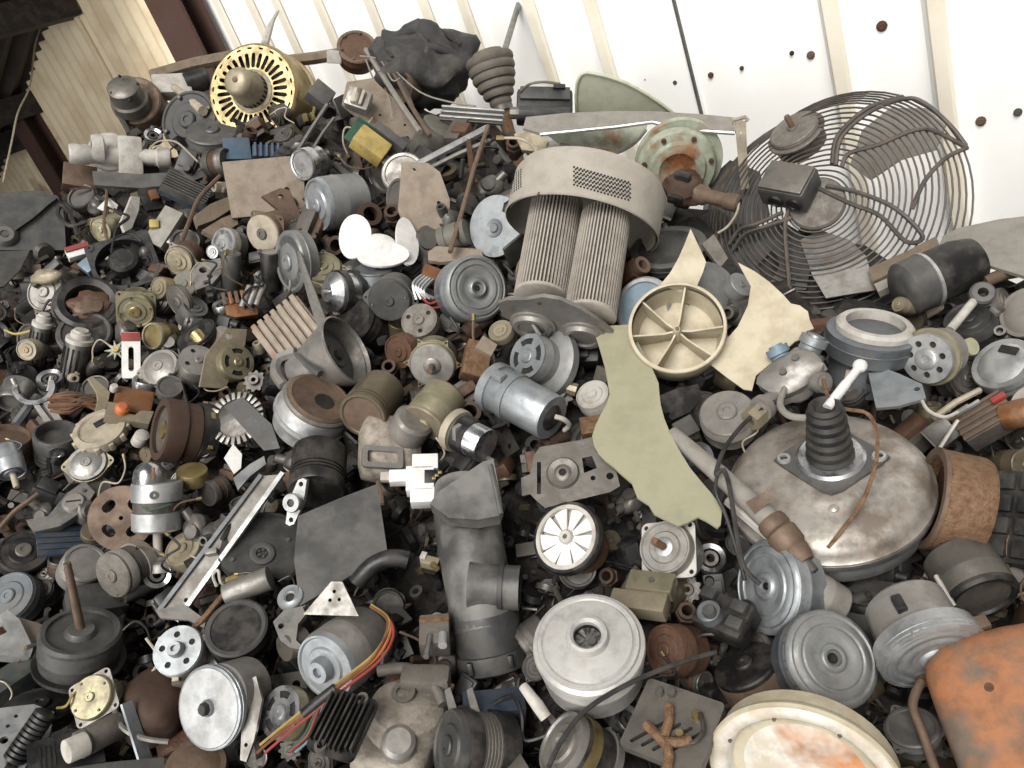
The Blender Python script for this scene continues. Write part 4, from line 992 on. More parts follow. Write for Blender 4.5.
motor('grey_housing', 'plain grey lumpy motor housing below the brass ring motor', 158, 366, (40, 140), 20, 30, 'alu', 'dome', lift=22, flange=2)
motor('fan_impeller', 'black thin fan wheel with brass collar seen edge on', 195, 333, (62, 130), 21, 8, 'blackp', 'step', lift=32, cat='fan wheel', mf='blackm')
can('brass_bush', 'short brass bush under the black thin fan wheel', 204, 343, (60, -50), 7, 14, 'brass', cat='bush', lift=26)
motor('face_motor', 'grey round motor facing up with a small centre hub below the black fan wheel', 199, 360, (38, 70), 19, 28, 'dull', 'flat', mf='alu', lift=28, hub=.22, holes=4)
motor('open_cup_motor', 'dark open cup motor with rusty stub below the slotted plate', 170, 386, (30, 90), 13, 22, 'dull', 'cup', mf='midgrey', lift=20)
T = motor('yellow_plate_motor', 'round slotted motor on an olive-yellow plate left of the tan finned block', 238, 362, (30, 20), 18, 28, 'chromate', 'flat', slots=4, lift=26, hub=.25)
T.part('mount_plate', G().prism([(-34, -26), (-8, -26), (14, 22), (16, 38), (-6, 36), (-28, 6)], -14, -11, [circ(-4, 28, 3.5, 10)]), 'goldtan')
motor('pink_disc_motor', 'dusty pink disc motor above the olive-yellow plate', 220, 338, (35, 160), 13, 22, 'rustsoft', 'flat', mf='cast', lift=22)
T = Thing('copper_winding', 'copper pink winding frame under the grey standing capacitor', 'coil', 240, 302, (30, 90), 10, 24)
T.part('frame', G().box((0, -8, -6), (30, 16, 10), 1.5), 'copper')
for k in range(5): T.part('tooth', G().box((-14 + 6 * k, 6, -2), (3.5, 14, 6), .6), 'copper' if k % 2 else 'rustsoft')
for k in range(3): T.part('rod', G().lathe([(0, 12), (3, 12), (3, -12), (0, -12)], 12, at(6 + 7 * k, 3, 4, 80, 60)), 'alu')

# ---- connecting rod, pistons and neighbours
T = Thing('connecting_rod', 'silver connecting rod with an open ring end', 'engine part', 38, 396, (20, 120), 0, 36)
T.part('big_end', G().lathe([(14, 5), (18.5, 5), (18.5, -5), (14, -5)], 24, at(-3, 8, 0), closed=True, a0=PI * .93, a1=PI * 2.12), 'chrome')
for pp in (((-4, -9), (1, -9), (22, -44), (15, -46)), ((5, -9), (10, -6), (30, -42), (24, -44))):
    T.part('beam', G().prism(pp, -4, 4), 'steel')
T.part('web', G().prism([(0, -8), (6, -8), (20, -44), (15, -44)], -1.5, 1.5), 'midgrey')
T.part('bolt', G().lathe([(0, 12), (2.5, 12), (2.5, -4), (0, -4)], 8, at(-18, 8, 0, 90, 110)), 'steel')
T.part('bolt', G().lathe([(0, 12), (2.5, 12), (2.5, -4), (0, -4)], 8, at(10, 8, 0, 90, 80)), 'steel')
rod('steel_channel', 'dark steel bar behind the silver connecting rod', [(16, 424, 22), (28, 408, 24), (38, 396, 24)], 4.5, 'zincdark', 'bar', 6)
T = can('piston', 'silver piston skirt left of the connecting rod', 12, 404, (55, 250), 15, 26, 'steel', grooves=(4,), cat='piston', lift=22, dish=4, group='engine pistons')
T = can('piston', 'upright piston with ring grooves and pin hole under the connecting rod', 56, 432, (52, 95), 21, 34, 'midgrey', grooves=(16, 21, 26), cat='piston', lift=26, dish=10, group='engine pistons')
T.part('pin_hole', G().lathe([(0, 1), (4.5, 1), (5, 2), (7, 2), (7, -2), (0, -2)], 16, at(0, -20, -10, 90, -90)), 'chrome')
T = can('piston', 'brown oily piston at the left edge with a pin hole', 6, 436, (58, 95), 24, 26, 'rustsoft', grooves=(12, 17), cat='piston', lift=22, dish=5, group='engine pistons')
T.part('pin_hole', G().lathe([(0, 1), (4.5, 1), (5, 2), (7, 2), (7, -2), (0, -2)], 16, at(-2, -23, -9, 90, -90)), 'dull')
T = Thing('wire_tangle', 'tangle of pinkish copper wires above the cream gear cap', 'wire', 76, 404, (25, 90), 0, 22)
for k in range(9):
    a = k * 1.9
    T.part('strand', G().tube(catmull([(-22 + 3 * math.sin(a), -8 + 2 * k, 2), (-6, -12 + 2.6 * k, 6 + 2 * math.sin(k)), (8, -4 + 1.2 * k + 4 * math.sin(a), 5), (22, -10 + 2.2 * k, 1)], 4), 1.8, 5), ('copper', 'rustsoft', 'winding')[k % 3])
plate('brass_angle', 'narrow brass angle bracket right of the thicker ribbed armature', 103, 408, (25, 60), [(88, 378), (92, 376), (110, 392), (108, 402), (102, 418), (94, 416), (98, 400), (97, 392)], 4, 'goldtan', cat='bracket', lift=24)
T = Thing('toothed_cover', 'cream plastic gear cap with notched edge', 'cap', 100, 430, (48, 120), 24, 30)
T.part('disc', G().lathe([(0, 2), (18, 2), (20, 4), (25, 3), (26, -2), (25, -8), (0, -8)], 40), 'ivory')
for k in range(12):
    a = 2 * PI * k / 12
    T.part('notch', G().box((25.5 * math.cos(a), 25.5 * math.sin(a), -3), (5, 5, 8), .8), 'ivory')
T.part('dark_insert', G().box((6, 6, 2.5), (16, 7, 3), 1), 'blackp')
T = Thing('terminal_motor', 'copper brown motor block with an orange cap', 'motor', 134, 400, (35, 80), -10, 28)
T.part('block', G().box((0, 0, -9), (36, 30, 18), 3), 'copper')
T.part('clamp', G().prism([(-22, -28), (18, -28), (20, -12), (8, -14), (4, -20), (-8, -20), (-12, -10), (-22, -10)], -6, 4), 'goldtan')
oc = T.part('orange_cap', G().lathe([(0, 9), (4, 8.5), (6.5, 6), (7, 0), (0, 0)], 20, Matrix.Translation((-8, -17, 3))), 'orange')
T.part('knob', G().lathe([(0, 5), (3, 5), (4, 3), (4, -2), (0, -2)], 14, Matrix.Translation((-20, 8, 2))), 'whitedirty')
motor('white_elbow', 'small white plastic elbow knob beside the big brown stator', 143, 434, (40, 60), 7, 16, 'whitedirty', 'dome', lift=30, cat='knob', hub=0)
T = Thing('banded_stator', 'big dark stator with brown side bands and brass centre', 'motor', 166, 430, (74, 172), 0, 44)
T.part('left_band', G().lathe([(24, 6), (31, 6), (32, 2), (32, -12), (24, -12)], 44, closed=True), 'deeprust')
T.part('core', G().lathe([(0, 2), (26, 2), (28, 0), (28, -30), (0, -30)], 40), 'lam')
T.part('brown_face', G().lathe([(28.2, -10), (30, -11), (30, -27), (28.2, -28)], 44, closed=True), 'deeprust')
T.part('right_band', G().lathe([(24, -28), (32, -28), (32, -44), (24, -44)], 44, closed=True), 'blackm')
T.part('brass_hub', G().lathe([(0, 4), (9, 4), (10, 0), (0, 0)], 24), 'brass')
for k in range(6):
    a = k * 1.05 + .2
    T.part('rivet', G().box((31 * math.cos(a), 31 * math.sin(a), -36), (3, 7, 5), .6), 'brass')
T = Thing('toothed_rotor', 'silver toothed claw rotor with a dark plate', 'motor part', 236, 418, (30, 140), 0, 30)
T.part('rotor', G().lathe([(0, 0), (18, 0), (22, -2), (24, -6), (24, -18), (0, -18)], 40), 'deepsteel')
for k in range(26):
    a = 2 * PI * k / 26
    T.part('tooth', G().box((24, 0, -4), (8, 3.6, 9), .6, Matrix.Rotation(a, 4, 'Z')), 'alu')
T.part('dark_plate', G().prism([(-10, 12), (8, 20), (38, -14), (46, -40), (30, -40)], 2, 5), 'darkgrey')
T = plate('paper_tag', 'torn white label tag on a wire below the toothed rotor', 233, 458, (20, 90), [(224, 458), (233, 444), (242, 454), (241, 468), (234, 474)], 1.2, 'whitep', cat='tag', lift=34)
T = plate('terminal_strip', 'silver terminal strip stuck with wires under the white tag', 246, 474, (30, 100), [(233, 478), (250, 464), (264, 456), (266, 464), (250, 476), (238, 490)], 4, 'alubright', cat='strip', lift=28)

# ---- left lower
motor('silver_gear_motor', 'rounded silver gear motor casing left of the domed motor', 86, 462, (30, 130), 19, 26, 'steel', 'dome', lift=26, flange=2, mfl='chromate')
T = motor('small_motor', 'small pale blue-grey motor with shaft at the left edge', 13, 474, (60, -75), 13, 32, 'zinc', 'step', shaft=16, sr=3, msh='ivory', lift=30)
rod('brown_lever', 'long brown bent lever at the left edge under the pale small motor', [(0, 528, 28), (14, 512, 30), (30, 500, 30), (38, 494, 28)], 2.6, 'rustsoft', 'lever', 7, 4)
T = plate('gear_motor_plate', 'silver flat gear motor casing with a round cap left of the brown reel', 62, 506, (32, 110), [(26, 520), (48, 516), (66, 494), (84, 481), (95, 492), (84, 510), (60, 526), (34, 532)], 10, 'steel', lift=30, cat='motor')
p = T.loc(74, 503)
T.part('round_cap', G().lathe([(0, 4), (9, 4), (10.5, 2), (10.5, -2), (0, -2)], 24, Matrix.Translation(p)), 'alu'); T.part('cap_slot', G().box(p + Vector((0, 0, 4)), (13, 1.6, 1), 0), 'hole')
p = T.loc(84, 491); T.part('rivet', G().lathe([(0, 2), (2, 2), (2, -1), (0, -1)], 10, Matrix.Translation(p)), 'dull')
T = Thing('reel', 'rust-brown flat reel with oval holes', 'reel', 121, 518, (20, 190), 10, 36)
hs = [slot(17 * math.cos(a), 17 * math.sin(a), 15, 9.5, a + PI / 2) for a in (0.6, 2.2, 3.8, 5.3)] + [circ(0, 0, 2.2, 10)]
T.part('front_disc', G().prism(circ(0, 0, 32, 48), -2.5, 0, hs), 'rustsoft')
T.part('rear_disc', G().prism(circ(0, 0, 32, 48), -11, -9, hs), 'rustsoft')
T.part('core', G().lathe([(3, -2), (9, -2), (9, -10), (3, -10)], 24, closed=True), 'winding')
T = Thing('domed_motor', 'standing silver motor with a chrome dome and shaft foot', 'motor', 157, 478, (84, 92), 0, 62)
T.part('chrome_dome', G().lathe([(0, 17), (6, 16), (11, 13), (14, 8), (15.5, 0), (15.5, -8), (0, -8)], 36, at(-7, 0, 0)), 'chrome', sharp=60)
T.part('dome_mark', G().box((-3, -14.5, 6), (3, 2, 12), .6, at()), 'copper')
T.part('upper_case', G().lathe([(0, -4), (23, -4), (24, -6), (24, -22), (0, -22)], 40), 'alubright')
T.part('stator_band', G().lathe([(0, -21), (22.5, -21), (22.5, -34), (0, -34)], 40), 'lam')
T.part('lower_case', G().lathe([(0, -33), (24, -33), (24, -50), (22, -52), (0, -52)], 40), 'alubright')
T.part('screw_hole', G().lathe([(1.6, 1), (4, 1), (4, -2), (1.6, -2)], 14, at(-3, -24, -14, 90, -90), closed=True), 'dull')
T.part('shaft', G().lathe([(0, -50), (4.5, -50), (4.5, -84), (0, -84)], 16), 'whitedirty')
T.part('foot', G().lathe([(0, -78), (8, -78), (16, -84), (17, -92), (0, -92)], 28, at(4, 0, 0)), 'alu')
T.part('wire', G().tube(catmull([(-14, -22, -24), (-8, -27, -28), (4, -27, -26), (12, -24, -24)], 5), 1, 5), 'green')
motor('brass_case_motor', 'dull brass motor case behind the shaft of the domed motor', 182, 548, (45, 140), 20, 30, 'goldtan', 'step', lift=10)
can('brass_bowl', 'shiny brass half bowl below the big dark stator', 192, 470, (58, 95), 15, 14, 'brass', cat='bowl', lift=34)
motor('black_pulley', 'black dusty pulley with bright bore at the left edge', 24, 550, (28, 100), 24, 24, 'blackm', 'step', mf='blackm', lift=28, cat='pulley', hub=.32, mh='dull')
motor('cable_motor', 'grey motor with an oval recess and looped wire below the blue plates', 86, 562, (30, 60), 21, 30, 'alu', 'cup', mf='alu', lift=24)
motor('tan_motor', 'tan round motor left of the foot of the domed motor', 112, 576, (55, 205), 24, 40, 'greypaint', 'flat', lift=26, band='lam', mf='cast')
T = Thing('blue_plates', 'stack of dark blue corrugated plates left of the brown reel', 'plates', 70, 536, (40, 80), 6, 10)
for k in range(6): T.part('plate', G().box((0, -20 + 8 * k, -k), (58, 6.4, 4), .8), 'bluedark')
T = Thing('aluminium_channel', 'long slanting aluminium channel with holes right of the domed motor', 'channel', 225, 548, (30, 140), 0, 44)
pts = [(160, 612), (205, 545), (262, 476), (284, 474), (240, 532), (190, 600), (178, 622)]
T.part('web', G().prism(T.out(pts), -2.5, 0, [circ(*T.loc(*q)[:2], 2.2, 8) for q in ((222, 548), (186, 600))]), 'alu')
e0, e1_ = T.loc(178, 622), T.loc(284, 474)
T.part('bright_flange', G().tube([e0 + Vector((0, 0, 3)), e1_ + Vector((0, 0, 3))], 3.4, 4), 'alubright')
e0, e1_ = T.loc(160, 612), T.loc(262, 476)
T.part('side_flange', G().tube([e0 + Vector((0, 0, 2)), e1_ + Vector((0, 0, 2))], 3.0, 4), 'zincdark')
T.part('lug', G().box(T.loc(212, 552, 4), (12, 6, 8), 1), 'alu')
T = plate('end_bracket', 'folded pale end bracket at the foot of the aluminium channel', 188, 610, (30, 120), [(155, 610), (184, 604), (206, 620), (204, 628), (188, 620), (160, 618)], 3, 'alu', cat='bracket', lift=46)

# ================================================================== middle
can('capacitor', 'black capacitor can left of the edge-on grey wheel', 270, 252, (70, 92), 10, 40, 'blackm', cat='capacitor', lift=34, mface='alu')
motor('wheel_disc', 'grey rounded wheel disc seen nearly edge on', 288, 262, (64, 186), 31, 20, 'vac', 'step', lift=36, cat='wheel')
motor('square_motor', 'small yellowish motor right of the edge-on grey wheel', 323, 266, (35, 100), 18, 28, 'chromate', 'step', flange=4, mfl='goldtan', lift=24)
T = Thing('propeller', 'bright white plastic propeller with three rounded blades', 'propeller', 378, 247, (52, 90), 0, 44)
T.part('hub', G().lathe([(0, 6), (12, 6), (18, 3), (20, -2), (19, -12), (0, -12)], 36), 'whitep')
for dx, dy, rx, ry, tz, n_ in ((-24, 16, 17, 26, 0, (-.35, -.35, 1)), (28, 10, 13, 34, 0, (.55, -.1, 1)), (2, -14, 26, 17, 2, (0, -.15, 1))):
    o = [(rx * math.cos(a) * (1 + .1 * math.cos(a)), ry * math.sin(a)) for a in [2 * PI * i / 28 for i in range(28)]]
    T.part('blade', G().prism(o, -1.2, 1.2, M=Matrix.Translation((dx, dy, tz)) @ frame(n_).to_4x4()), 'whitep')
T = motor('blower_motor', 'grey motor right under the white propeller', 374, 268, (70, 95), 20, 26, 'zincdark', 'flat', lift=30)
T = Thing('clamped_motor', 'silver motor held in black clamps left of the dark round motor', 'motor', 330, 292, (58, 182), 0, 40)
T.part('body', G().lathe([(0, 4), (10, 4), (14, 0), (20, -4), (20, -44), (14, -48), (0, -48)], 36), 'chrome')
for z in (-8, -24, -38):
    T.part('clamp', G().lathe([(19.5, z), (22, z), (22, z - 7), (19.5, z - 7)], 36, closed=True), 'blackp')
T.part('tab', G().box((0, -20, -20), (8, 6, 30), 1), 'ivory')
T.part('terminal', G().lathe([(0, 8), (2, 8), (3, 2), (0, 2)], 10), 'alubright')
motor('dark_round_motor', 'dark grey round motor with a lug in the upper middle', 389, 301, (22, 230), 22, 34, 'midgrey', 'flat', mf='darkgrey', lift=38, hub=.24, flange=2, nb=2)
motor('dusty_disc', 'dusty brown disc with offset holes below the dark round motor', 419, 320, (30, 120), 19, 24, 'cast', 'flat', lift=26, holes=3, cat='disc')
motor('vacuum_motor', 'big blue-grey ringed vacuum motor below the white-grey bitten disc', 478, 288, (24, 15), 34, 40, 'zinc', 'rings', mf='vac', lift=40)
T = Thing('bitten_disc', 'white-grey metal disc with a bite beside the filter housing', 'disc', 495, 226, (30, 160), 0, 34)
o = [(29 * math.cos(a), 31 * math.sin(a)) for a in [0.95 + 2 * PI * i / 48 for i in range(42)]] + [(8, 14), (10, 22)]
T.part('disc', G().prism(o, -4, 0), 'zinc')
T.part('hub', G().lathe([(0, 2), (4, 2), (5, 0), (9, 1), (10, -1), (0, -1)], 24, Matrix.Translation((-1, -2, 0))), 'zincdark')
T.part('rim', G().lathe([(0, -4), (29, -4), (30, -8), (28, -20), (0, -20)], 40), 'midgrey')
T = Thing('brush_card', 'red-brown coil holder with brass clips and red wires', 'coil', 436, 276, (30, 60), -15, 30)
T.part('holder', G().box((0, 0, -6), (28, 20, 12), 2), 'copper')
for k in range(5): T.part('clip', G().tube(catmull([(-14 + 3 * k, -6, 2), (-20 + 3 * k, -20 - k, 5), (-12 + 4 * k, -34 + 2 * k, 3)], 4), 1.5, 5), 'alubright')
T.part('red_wire', G().tube(catmull([(8, -6, 4), (12, -20, 6), (2, -34, 5), (-8, -30, 4)], 5), 1.2, 6), 'red')
T.part('red_wire', G().tube(catmull([(12, 2, 4), (20, -14, 6), (16, -30, 5), (4, -38, 4)], 5), 1.2, 6), 'red')
T = Thing('finned_block', 'tan cast block with deep straight fins left of the funnel', 'heat sink', 287, 330, (30, 140), 34, 40)
T.part('base', G().box((0, 0, -6), (58, 50, 12), 2), 'tanplate')
for k in range(7): T.part('fin', G().box((-24 + 8 * k, 0, 1), (5.8, 53, 7), 1.6), 'tanplate')
T = Thing('funnel_cowl', 'dusty grey funnel cowl with an open dark mouth and a long blade', 'cowl', 347, 350, (62, 30), 0, 44)
T.part('cone', G().lathe([(36, 1), (38, 0), (36, -6), (30, -28), (24, -46), (22, -62), (0, -62), (0, -58), (20, -56), (22, -44), (28, -26), (34, -4)], 48), 'alu', sharp=50)
T.part('inner_disc', G().lathe([(0, -12), (12, -12), (13, -14), (22, -14), (23, -17), (31, -17), (31, -20), (0, -20)], 36), 'midgrey')
T.part('inner_hub', G().lathe([(0, -8), (5, -8), (6, -13), (0, -13)], 16), 'darkgrey')
T.part('handle_blade', G().tube([T.lh(*q) for q in ((299, 252, 62), (306, 276, 62), (314, 300, 60), (324, 328, 52))], [2.2, 4.0, 5.5, 6.5], 6), 'alu')
T.part('dark_lever', G().tube([T.lh(*q) for q in ((296, 354, 64), (306, 364, 64), (320, 374, 60))], [2.5, 3.4, 4], 6), 'midgrey')
T.part('white_clip', G().tube(catmull([T.lh(*q) for q in ((296, 352, 50), (280, 358, 46), (275, 372, 44), (284, 386, 44))], 4), 5.5, 6), 'alu')
motor('round_flange_motor', 'greenish round motor with lugged flange and rusty shaft stub', 432, 366, (22, 250), 23, 32, 'chromate', 'flat', mf='alu', flange=6, mfl='chromate', shaft=16, sr=3.2, lift=36, hub=.38, nb=0)
motor('brown_coil_motor', 'brown wound motor in shadow left of the greenish flanged motor', 398, 352, (40, 200), 18, 36, 'winding', 'step', lift=14, band='lam')
T = Thing('lamination_stack', 'brown copper lamination stack with bright scratched side', 'coil', 478, 358, (30, 60), -10, 28)
T.part('stack', G().box((0, 0, -9), (26, 40, 18), 2), 'rustcopper')
T.part('folded_tab', G().prism([(-6, 8), (12, 4), (16, 18), (0, 24)], 0, 5), 'tanplate')
T.part('wire', G().tube(catmull([(12, 12, 2), (17, -6, 6), (12, -22, 4)], 5), 1.4, 6), 'blackp')
motor('black_drum', 'black hollow drum in shadow between clamped motor and funnel', 352, 318, (45, 150), 26, 36, 'blackm', 'cup', mf='blackm', lift=14, cat='drum')
motor('tan_gear', 'tan flat bracketed gear right of the big ringed vacuum motor', 500, 330, (40, 120), 13, 18, 'goldtan', 'step', lift=20, cat='gear')
T = motor('slotted_motor', 'shiny silver slotted motor below the filter end plate', 527, 356, (45, 160), 24, 30, 'alubright', 'flat', mf='zinc', slots=4, lift=44, hub=.3)
T.part('mount_rim', G().lathe([(0, -22), (34, -24), (38, -27), (38, -36), (34, -38), (0, -38)], 48), 'vac')
T.part('bracket', G().box((4, 20, -12), (14, 8, 18), 1.5), 'steel'); T.part('post', G().lathe([(0, 14), (2, 14), (2.4, 0), (0, 0)], 10, at(10, 22, -8, 40, 90)), 'alubright')
T = Thing('rusty_nut', 'large rusty pipe nut right of the pleated filters', 'nut', 634, 272, (45, 40), 0, 20)
T.part('nut', G().lathe([(6, 8), (12, 8), (13, 4), (13, -12), (6, -12)], 6, closed=True), 'rust'); T.part('neck', G().lathe([(5, 16), (9, 16), (9, 6), (5, 6)], 20, closed=True), 'rustsoft')
motor('ring_motor', 'blue-white ringed motor half hidden behind the cream fan hub', 642, 306, (28, 150), 31, 40, 'bluelight', 'cup', mf='alubright', lift=40)
motor('dome_motor', 'smooth blue-grey domed motor behind the right blade of the cream fan', 716, 296, (45, 20), 37, 44, 'vac', 'dome', mf='vac', lift=34, hub=0)
motor('round_cover', 'small blue-grey cap on the far side of the smooth domed motor', 742, 284, (55, 40), 14, 26, 'vac', 'flat', lift=34, cat='cap')
plate('speckled_plate', 'small speckled grey plate above the smooth domed motor', 715, 255, (30, 60), [(702, 244), (714, 234), (728, 258), (720, 268)], 5, 'cast', lift=18)
motor('dark_ring', 'dark grey wide ring below the rim of the filter housing', 668, 246, (58, 100), 38, 14, 'darkgrey', 'cup', mf='midgrey', lift=8, cat='ring')

T = motor('brake_drum', 'pale grey heavy drum with a brown face and offset hole', 320, 399, (50, 62), 37, 46, 'alubright', 'flat', mf='cast', lift=44, cat='drum', hub=0, taper=0.9)
T.part('brown_face', G().lathe([(0, 1), (27, 1), (30, 2.5), (33, 1), (33, -2), (0, -2)], 40), 'rustsoft')
T.part('hole', G().lathe([(0, 1.6), (10, 1.6), (10, -1), (0, -1)], 24, Matrix.Translation((4, -3, 0))), 'hole')
T.part('groove_lip', G().lathe([(36, -20), (39, -21), (39, -25), (36, -26)], 44, closed=True), 'alubright')
can('piston', 'brown piston with a rusty flat crown pointing down left', 362, 416, (38, 232), 25, 56, 'deeptan', grooves=(5, 10), cat='piston', lift=54, mface='rustsoft', dish=1.5, group='engine pistons')
motor('chromate_can', 'pale yellowish can motor with rusty shaft below the greenish flanged motor', 424, 424, (62, 232), 24, 44, 'chromate', 'flat', mf='goldtan', lift=34, shaft=10, sr=3)
T = Thing('pump_housing', 'tan grey pump housing with a rectangular slot above the white connector', 'housing', 392, 446, (25, 60), 0, 22)
T.part('housing', G().box((0, 0, -10), (62, 66, 44), 16), 'casttan', sharp=60)
T.part('neck', G().lathe([(0, 20), (17, 20), (20, 17), (21, -10), (0, -10)], 32, at(14, 14, 8, 20, 60)), 'alu')
T.part('slot_frame', G().prism(rrect(40, 22, 4, -12, -18), 10, 15, [rrect(30, 12, 2, -12, -18)]), 'alu')
T = Thing('white_connector', 'white stepped plastic connector block in the middle', 'connector', 420, 478, (22, 100), 0, 40)
T.part('core', G().box((0, 0, -9), (28, 26, 20), .8), 'whitep'); T.part('upper_block', G().box((5, 18, -9), (26, 16, 20), .8), 'whitep'); T.part('lower_block', G().box((4, -18, -9), (27, 15, 20), .8), 'whitep')
T.part('left_stub', G().box((-20, 4, -8), (22, 13, 14), .8), 'whitep'); T.part('tip', G().box((-34, 5, -8), (12, 9, 9), 1), 'whitedirty'); T.part('socket', G().box((10, 1, 0), (11, 14, 4), .5), 'blackp')
for k in range(3): T.part('pin', G().box((14 + 3 * k, -2 + 3 * k, 3), (4, 3, 3), .4), 'brass')
T = can('chrome_motor', 'small chrome motor with a black band and ivory gear ring', 486, 446, (58, -28), 18, 40, 'chrome', cat='motor', lift=44)
T.part('black_band', G().lathe([(17, -18), (19.5, -18), (19.5, -34), (17, -34)], 32, closed=True), 'blackp')
T.part('gear_ring', G().lathe([(12, -36), (22, -36), (23, -38), (23, -44), (12, -44)], 32, closed=True), 'ivory')
T.part('tab', G().box((-14, 12, -26), (10, 16, 5), 1), 'alu'); T.part('pin', G().box((2, -17, 2), (5, 4, 12), .6), 'steel')
T = can('starter_motor', 'large silver-grey cylindrical starter motor with black end', 552, 418, (60, -28), 24, 84, 'zinc', cat='motor', lift=40, taper=1.04)
T.part('black_end', G().lathe([(0, 3), (10, 3), (14, 0), (20, -3), (20, -8), (0, -8)], 30), 'blackp')
T.part('cable', G().tube(catmull([(0, 4, 4), (4, 2, 12), (10, -8, 14), (10, -18, 8)], 5), 2.6, 8), 'whitedirty')
T.part('strap', G().lathe([(23.5, -48), (26.5, -48), (26.5, -56), (23.5, -56)], 36, closed=True), 'zinc')
T.part('strap', G().lathe([(23.5, -72), (27.5, -72), (27.5, -82), (23.5, -82)], 36, closed=True), 'zinc')
T.part('bolt_boss', G().box((-8, 26, -64), (10, 8, 14), 1.5), 'zinc')
T = can('black_can', 'black oily can with ring grooves beside the aluminium channel', 316, 492, (55, -95), 28, 52, 'blackm', grooves=(12, 16, 20), cat='canister', lift=34)
T = Thing('inlet_flange', 'pale metal two-hole flange with a round nozzle', 'flange', 296, 502, (32, 190), 0, 52)
o = [(0, 24), (6, 22), (9, 8), (10, 0), (9, -8), (6, -22), (0, -24), (-6, -22), (-9, -8), (-10, 0), (-9, 8), (-6, 22)]
T.part('flange_plate', G().prism([(x * .8 + y * .30, y) for x, y in o], -5, 0, [circ(5.2, 18, 2.6, 10), circ(-5.2, -18, 2.6, 10)]), 'alubright')
T.part('nozzle', G().lathe([(4, 10), (9, 10), (10, 8), (9, 3), (9, 0), (4, 0)], 24, closed=True), 'alubright'); T.part('bore', G().lathe([(0, 8), (4, 8), (4, 4), (0, 4)], 14), 'blackm')
plate('dark_plate', 'large flat dark grey plate in the middle of the heap', 345, 535, (26, 100), [(298, 516), (340, 498), (377, 484), (382, 515), (388, 556), (350, 576), (300, 606), (294, 560)], 4, 'platedark', lift=36)
rod('plate_edge_bar', 'thin rusty-edged tab standing at the corner of the large dark plate', [(378, 482, 40), (381, 492, 42), (382, 504, 42)], 2.4, 'rustsoft', 'tab', 6)
T = Thing('cast_cover', 'black ribbed plastic engine cover left of the large dark plate', 'cover', 262, 546, (28, 80), 0, 26)
T.part('cover', G().prism(T.out([(222, 540), (240, 518), (280, 516), (300, 530), (302, 560), (290, 580), (230, 572), (218, 560)]), -12, 0), 'darkgrey')
T.part('rim', G().tube(catmull([T.loc(*q) + Vector((0, 0, 1)) for q in ((222, 540), (240, 518), (280, 516), (300, 530), (302, 560), (290, 580))], 3), 2.4, 6), 'blackp')
p = T.loc(262, 554)
T.part('fan_boss', G().lathe([(6, 2), (9, 3), (12, 2), (12, -1), (6, -1)], 20, Matrix.Translation(p), closed=True), 'midgrey')
for k in range(5): T.part('boss_spoke', G().box((p.x + 4 * math.cos(k * 1.26), p.y + 4 * math.sin(k * 1.26), 1), (2, 2, 3), .3), 'midgrey')
for q in ((240, 525), (288, 540), (232, 560)):
    T.part('screw', G().lathe([(0, 2), (2, 2), (2.4, -1), (0, -1)], 10, Matrix.Translation(T.loc(*q))), 'dull')
can('grey_capacitor', 'silver capacitor with a yellow cap and white wire lying under the black cover', 270, 578, (74, 20), 12, 46, 'alu', cat='capacitor', lift=34)
T = can('terminal_cover', 'small yellow terminal cap with a looped white wire', 229, 586, (70, 200), 9, 16, 'yellow', cat='cap', lift=34)
T.part('wire', G().tube(catmull([(0, 0, 2), (2, 12, 10), (-4, 22, 10), (-10, 12, 12), (-6, 0, 10)], 5), 1.6, 6), 'whitedirty')
rod('rusty_pin', 'short rusty bent pin above the white four-hole hub', [(226, 592, 40), (214, 606, 44), (204, 618, 44), (194, 628, 40)], 3, 'rustcopper', 'pin', 7, 3)
rod('black_hose', 'thick shiny black hose end below the large dark plate', [(356, 584, 34), (372, 566, 40), (392, 558, 40), (408, 560, 34)], 9, 'blackp', 'hose', 10, 4)
T = Thing('brass_fitting', 'small brass and white fitting left of the stained duct', 'fitting', 430, 560, (35, 100), -20, 28)
T.part('block', G().box((0, 0, -5), (18, 10, 10), 1), 'goldtan'); T.part('screw', G().lathe([(0, 10), (3, 10), (3, 0), (0, 0)], 12, at(4, -4, 0, 70, -40)), 'brass'); T.part('white_end', G().box((-8, 3, -2), (6, 8, 8), .8), 'whitedirty')

# ================================================================== centre right
T = Thing('stamped_bracket', 'grey stamped metal bracket with a round dimple and cutouts', 'bracket', 568, 472, (22, 110), 0, 42)
T.part('plate', G().prism(T.out([(521, 478), (530, 474), (534, 455), (540, 447), (580, 440), (592, 437), (596, 452), (616, 470), (620, 486), (610, 492), (560, 504), (545, 508), (536, 500), (530, 494), (522, 496)]), -3, 0, [T.out([(582, 458), (592, 456), (597, 468), (584, 473)]), circ(*T.loc(593, 478)[:2], 2.6, 10), circ(*T.loc(610, 476)[:2], 3.8, 10), T.out([(537, 462), (541, 462), (541, 494), (537, 494)])]), 'dull')
p = T.loc(563, 473)
T.part('dimple', G().lathe([(0, -1), (3.5, -1), (4, 3), (7, 3), (9, 1.5), (15, 2.5), (17, 0), (17, -2), (0, -2)], 32, Matrix.Translation(p)), 'dull')
T.part('bore', G().lathe([(0, 1.6), (3.4, 1.6), (3.4, -2), (0, -2)], 14, Matrix.Translation(p)), 'hole')
T = Thing('impeller', 'white plastic impeller in a black rim on a brown motor', 'impeller', 566, 537, (30, 150), -15, 44)
T.part('black_rim', G().lathe([(33, 1), (36, 1), (37, -1), (37, -10), (33, -10)], 48, closed=True), 'blackm')
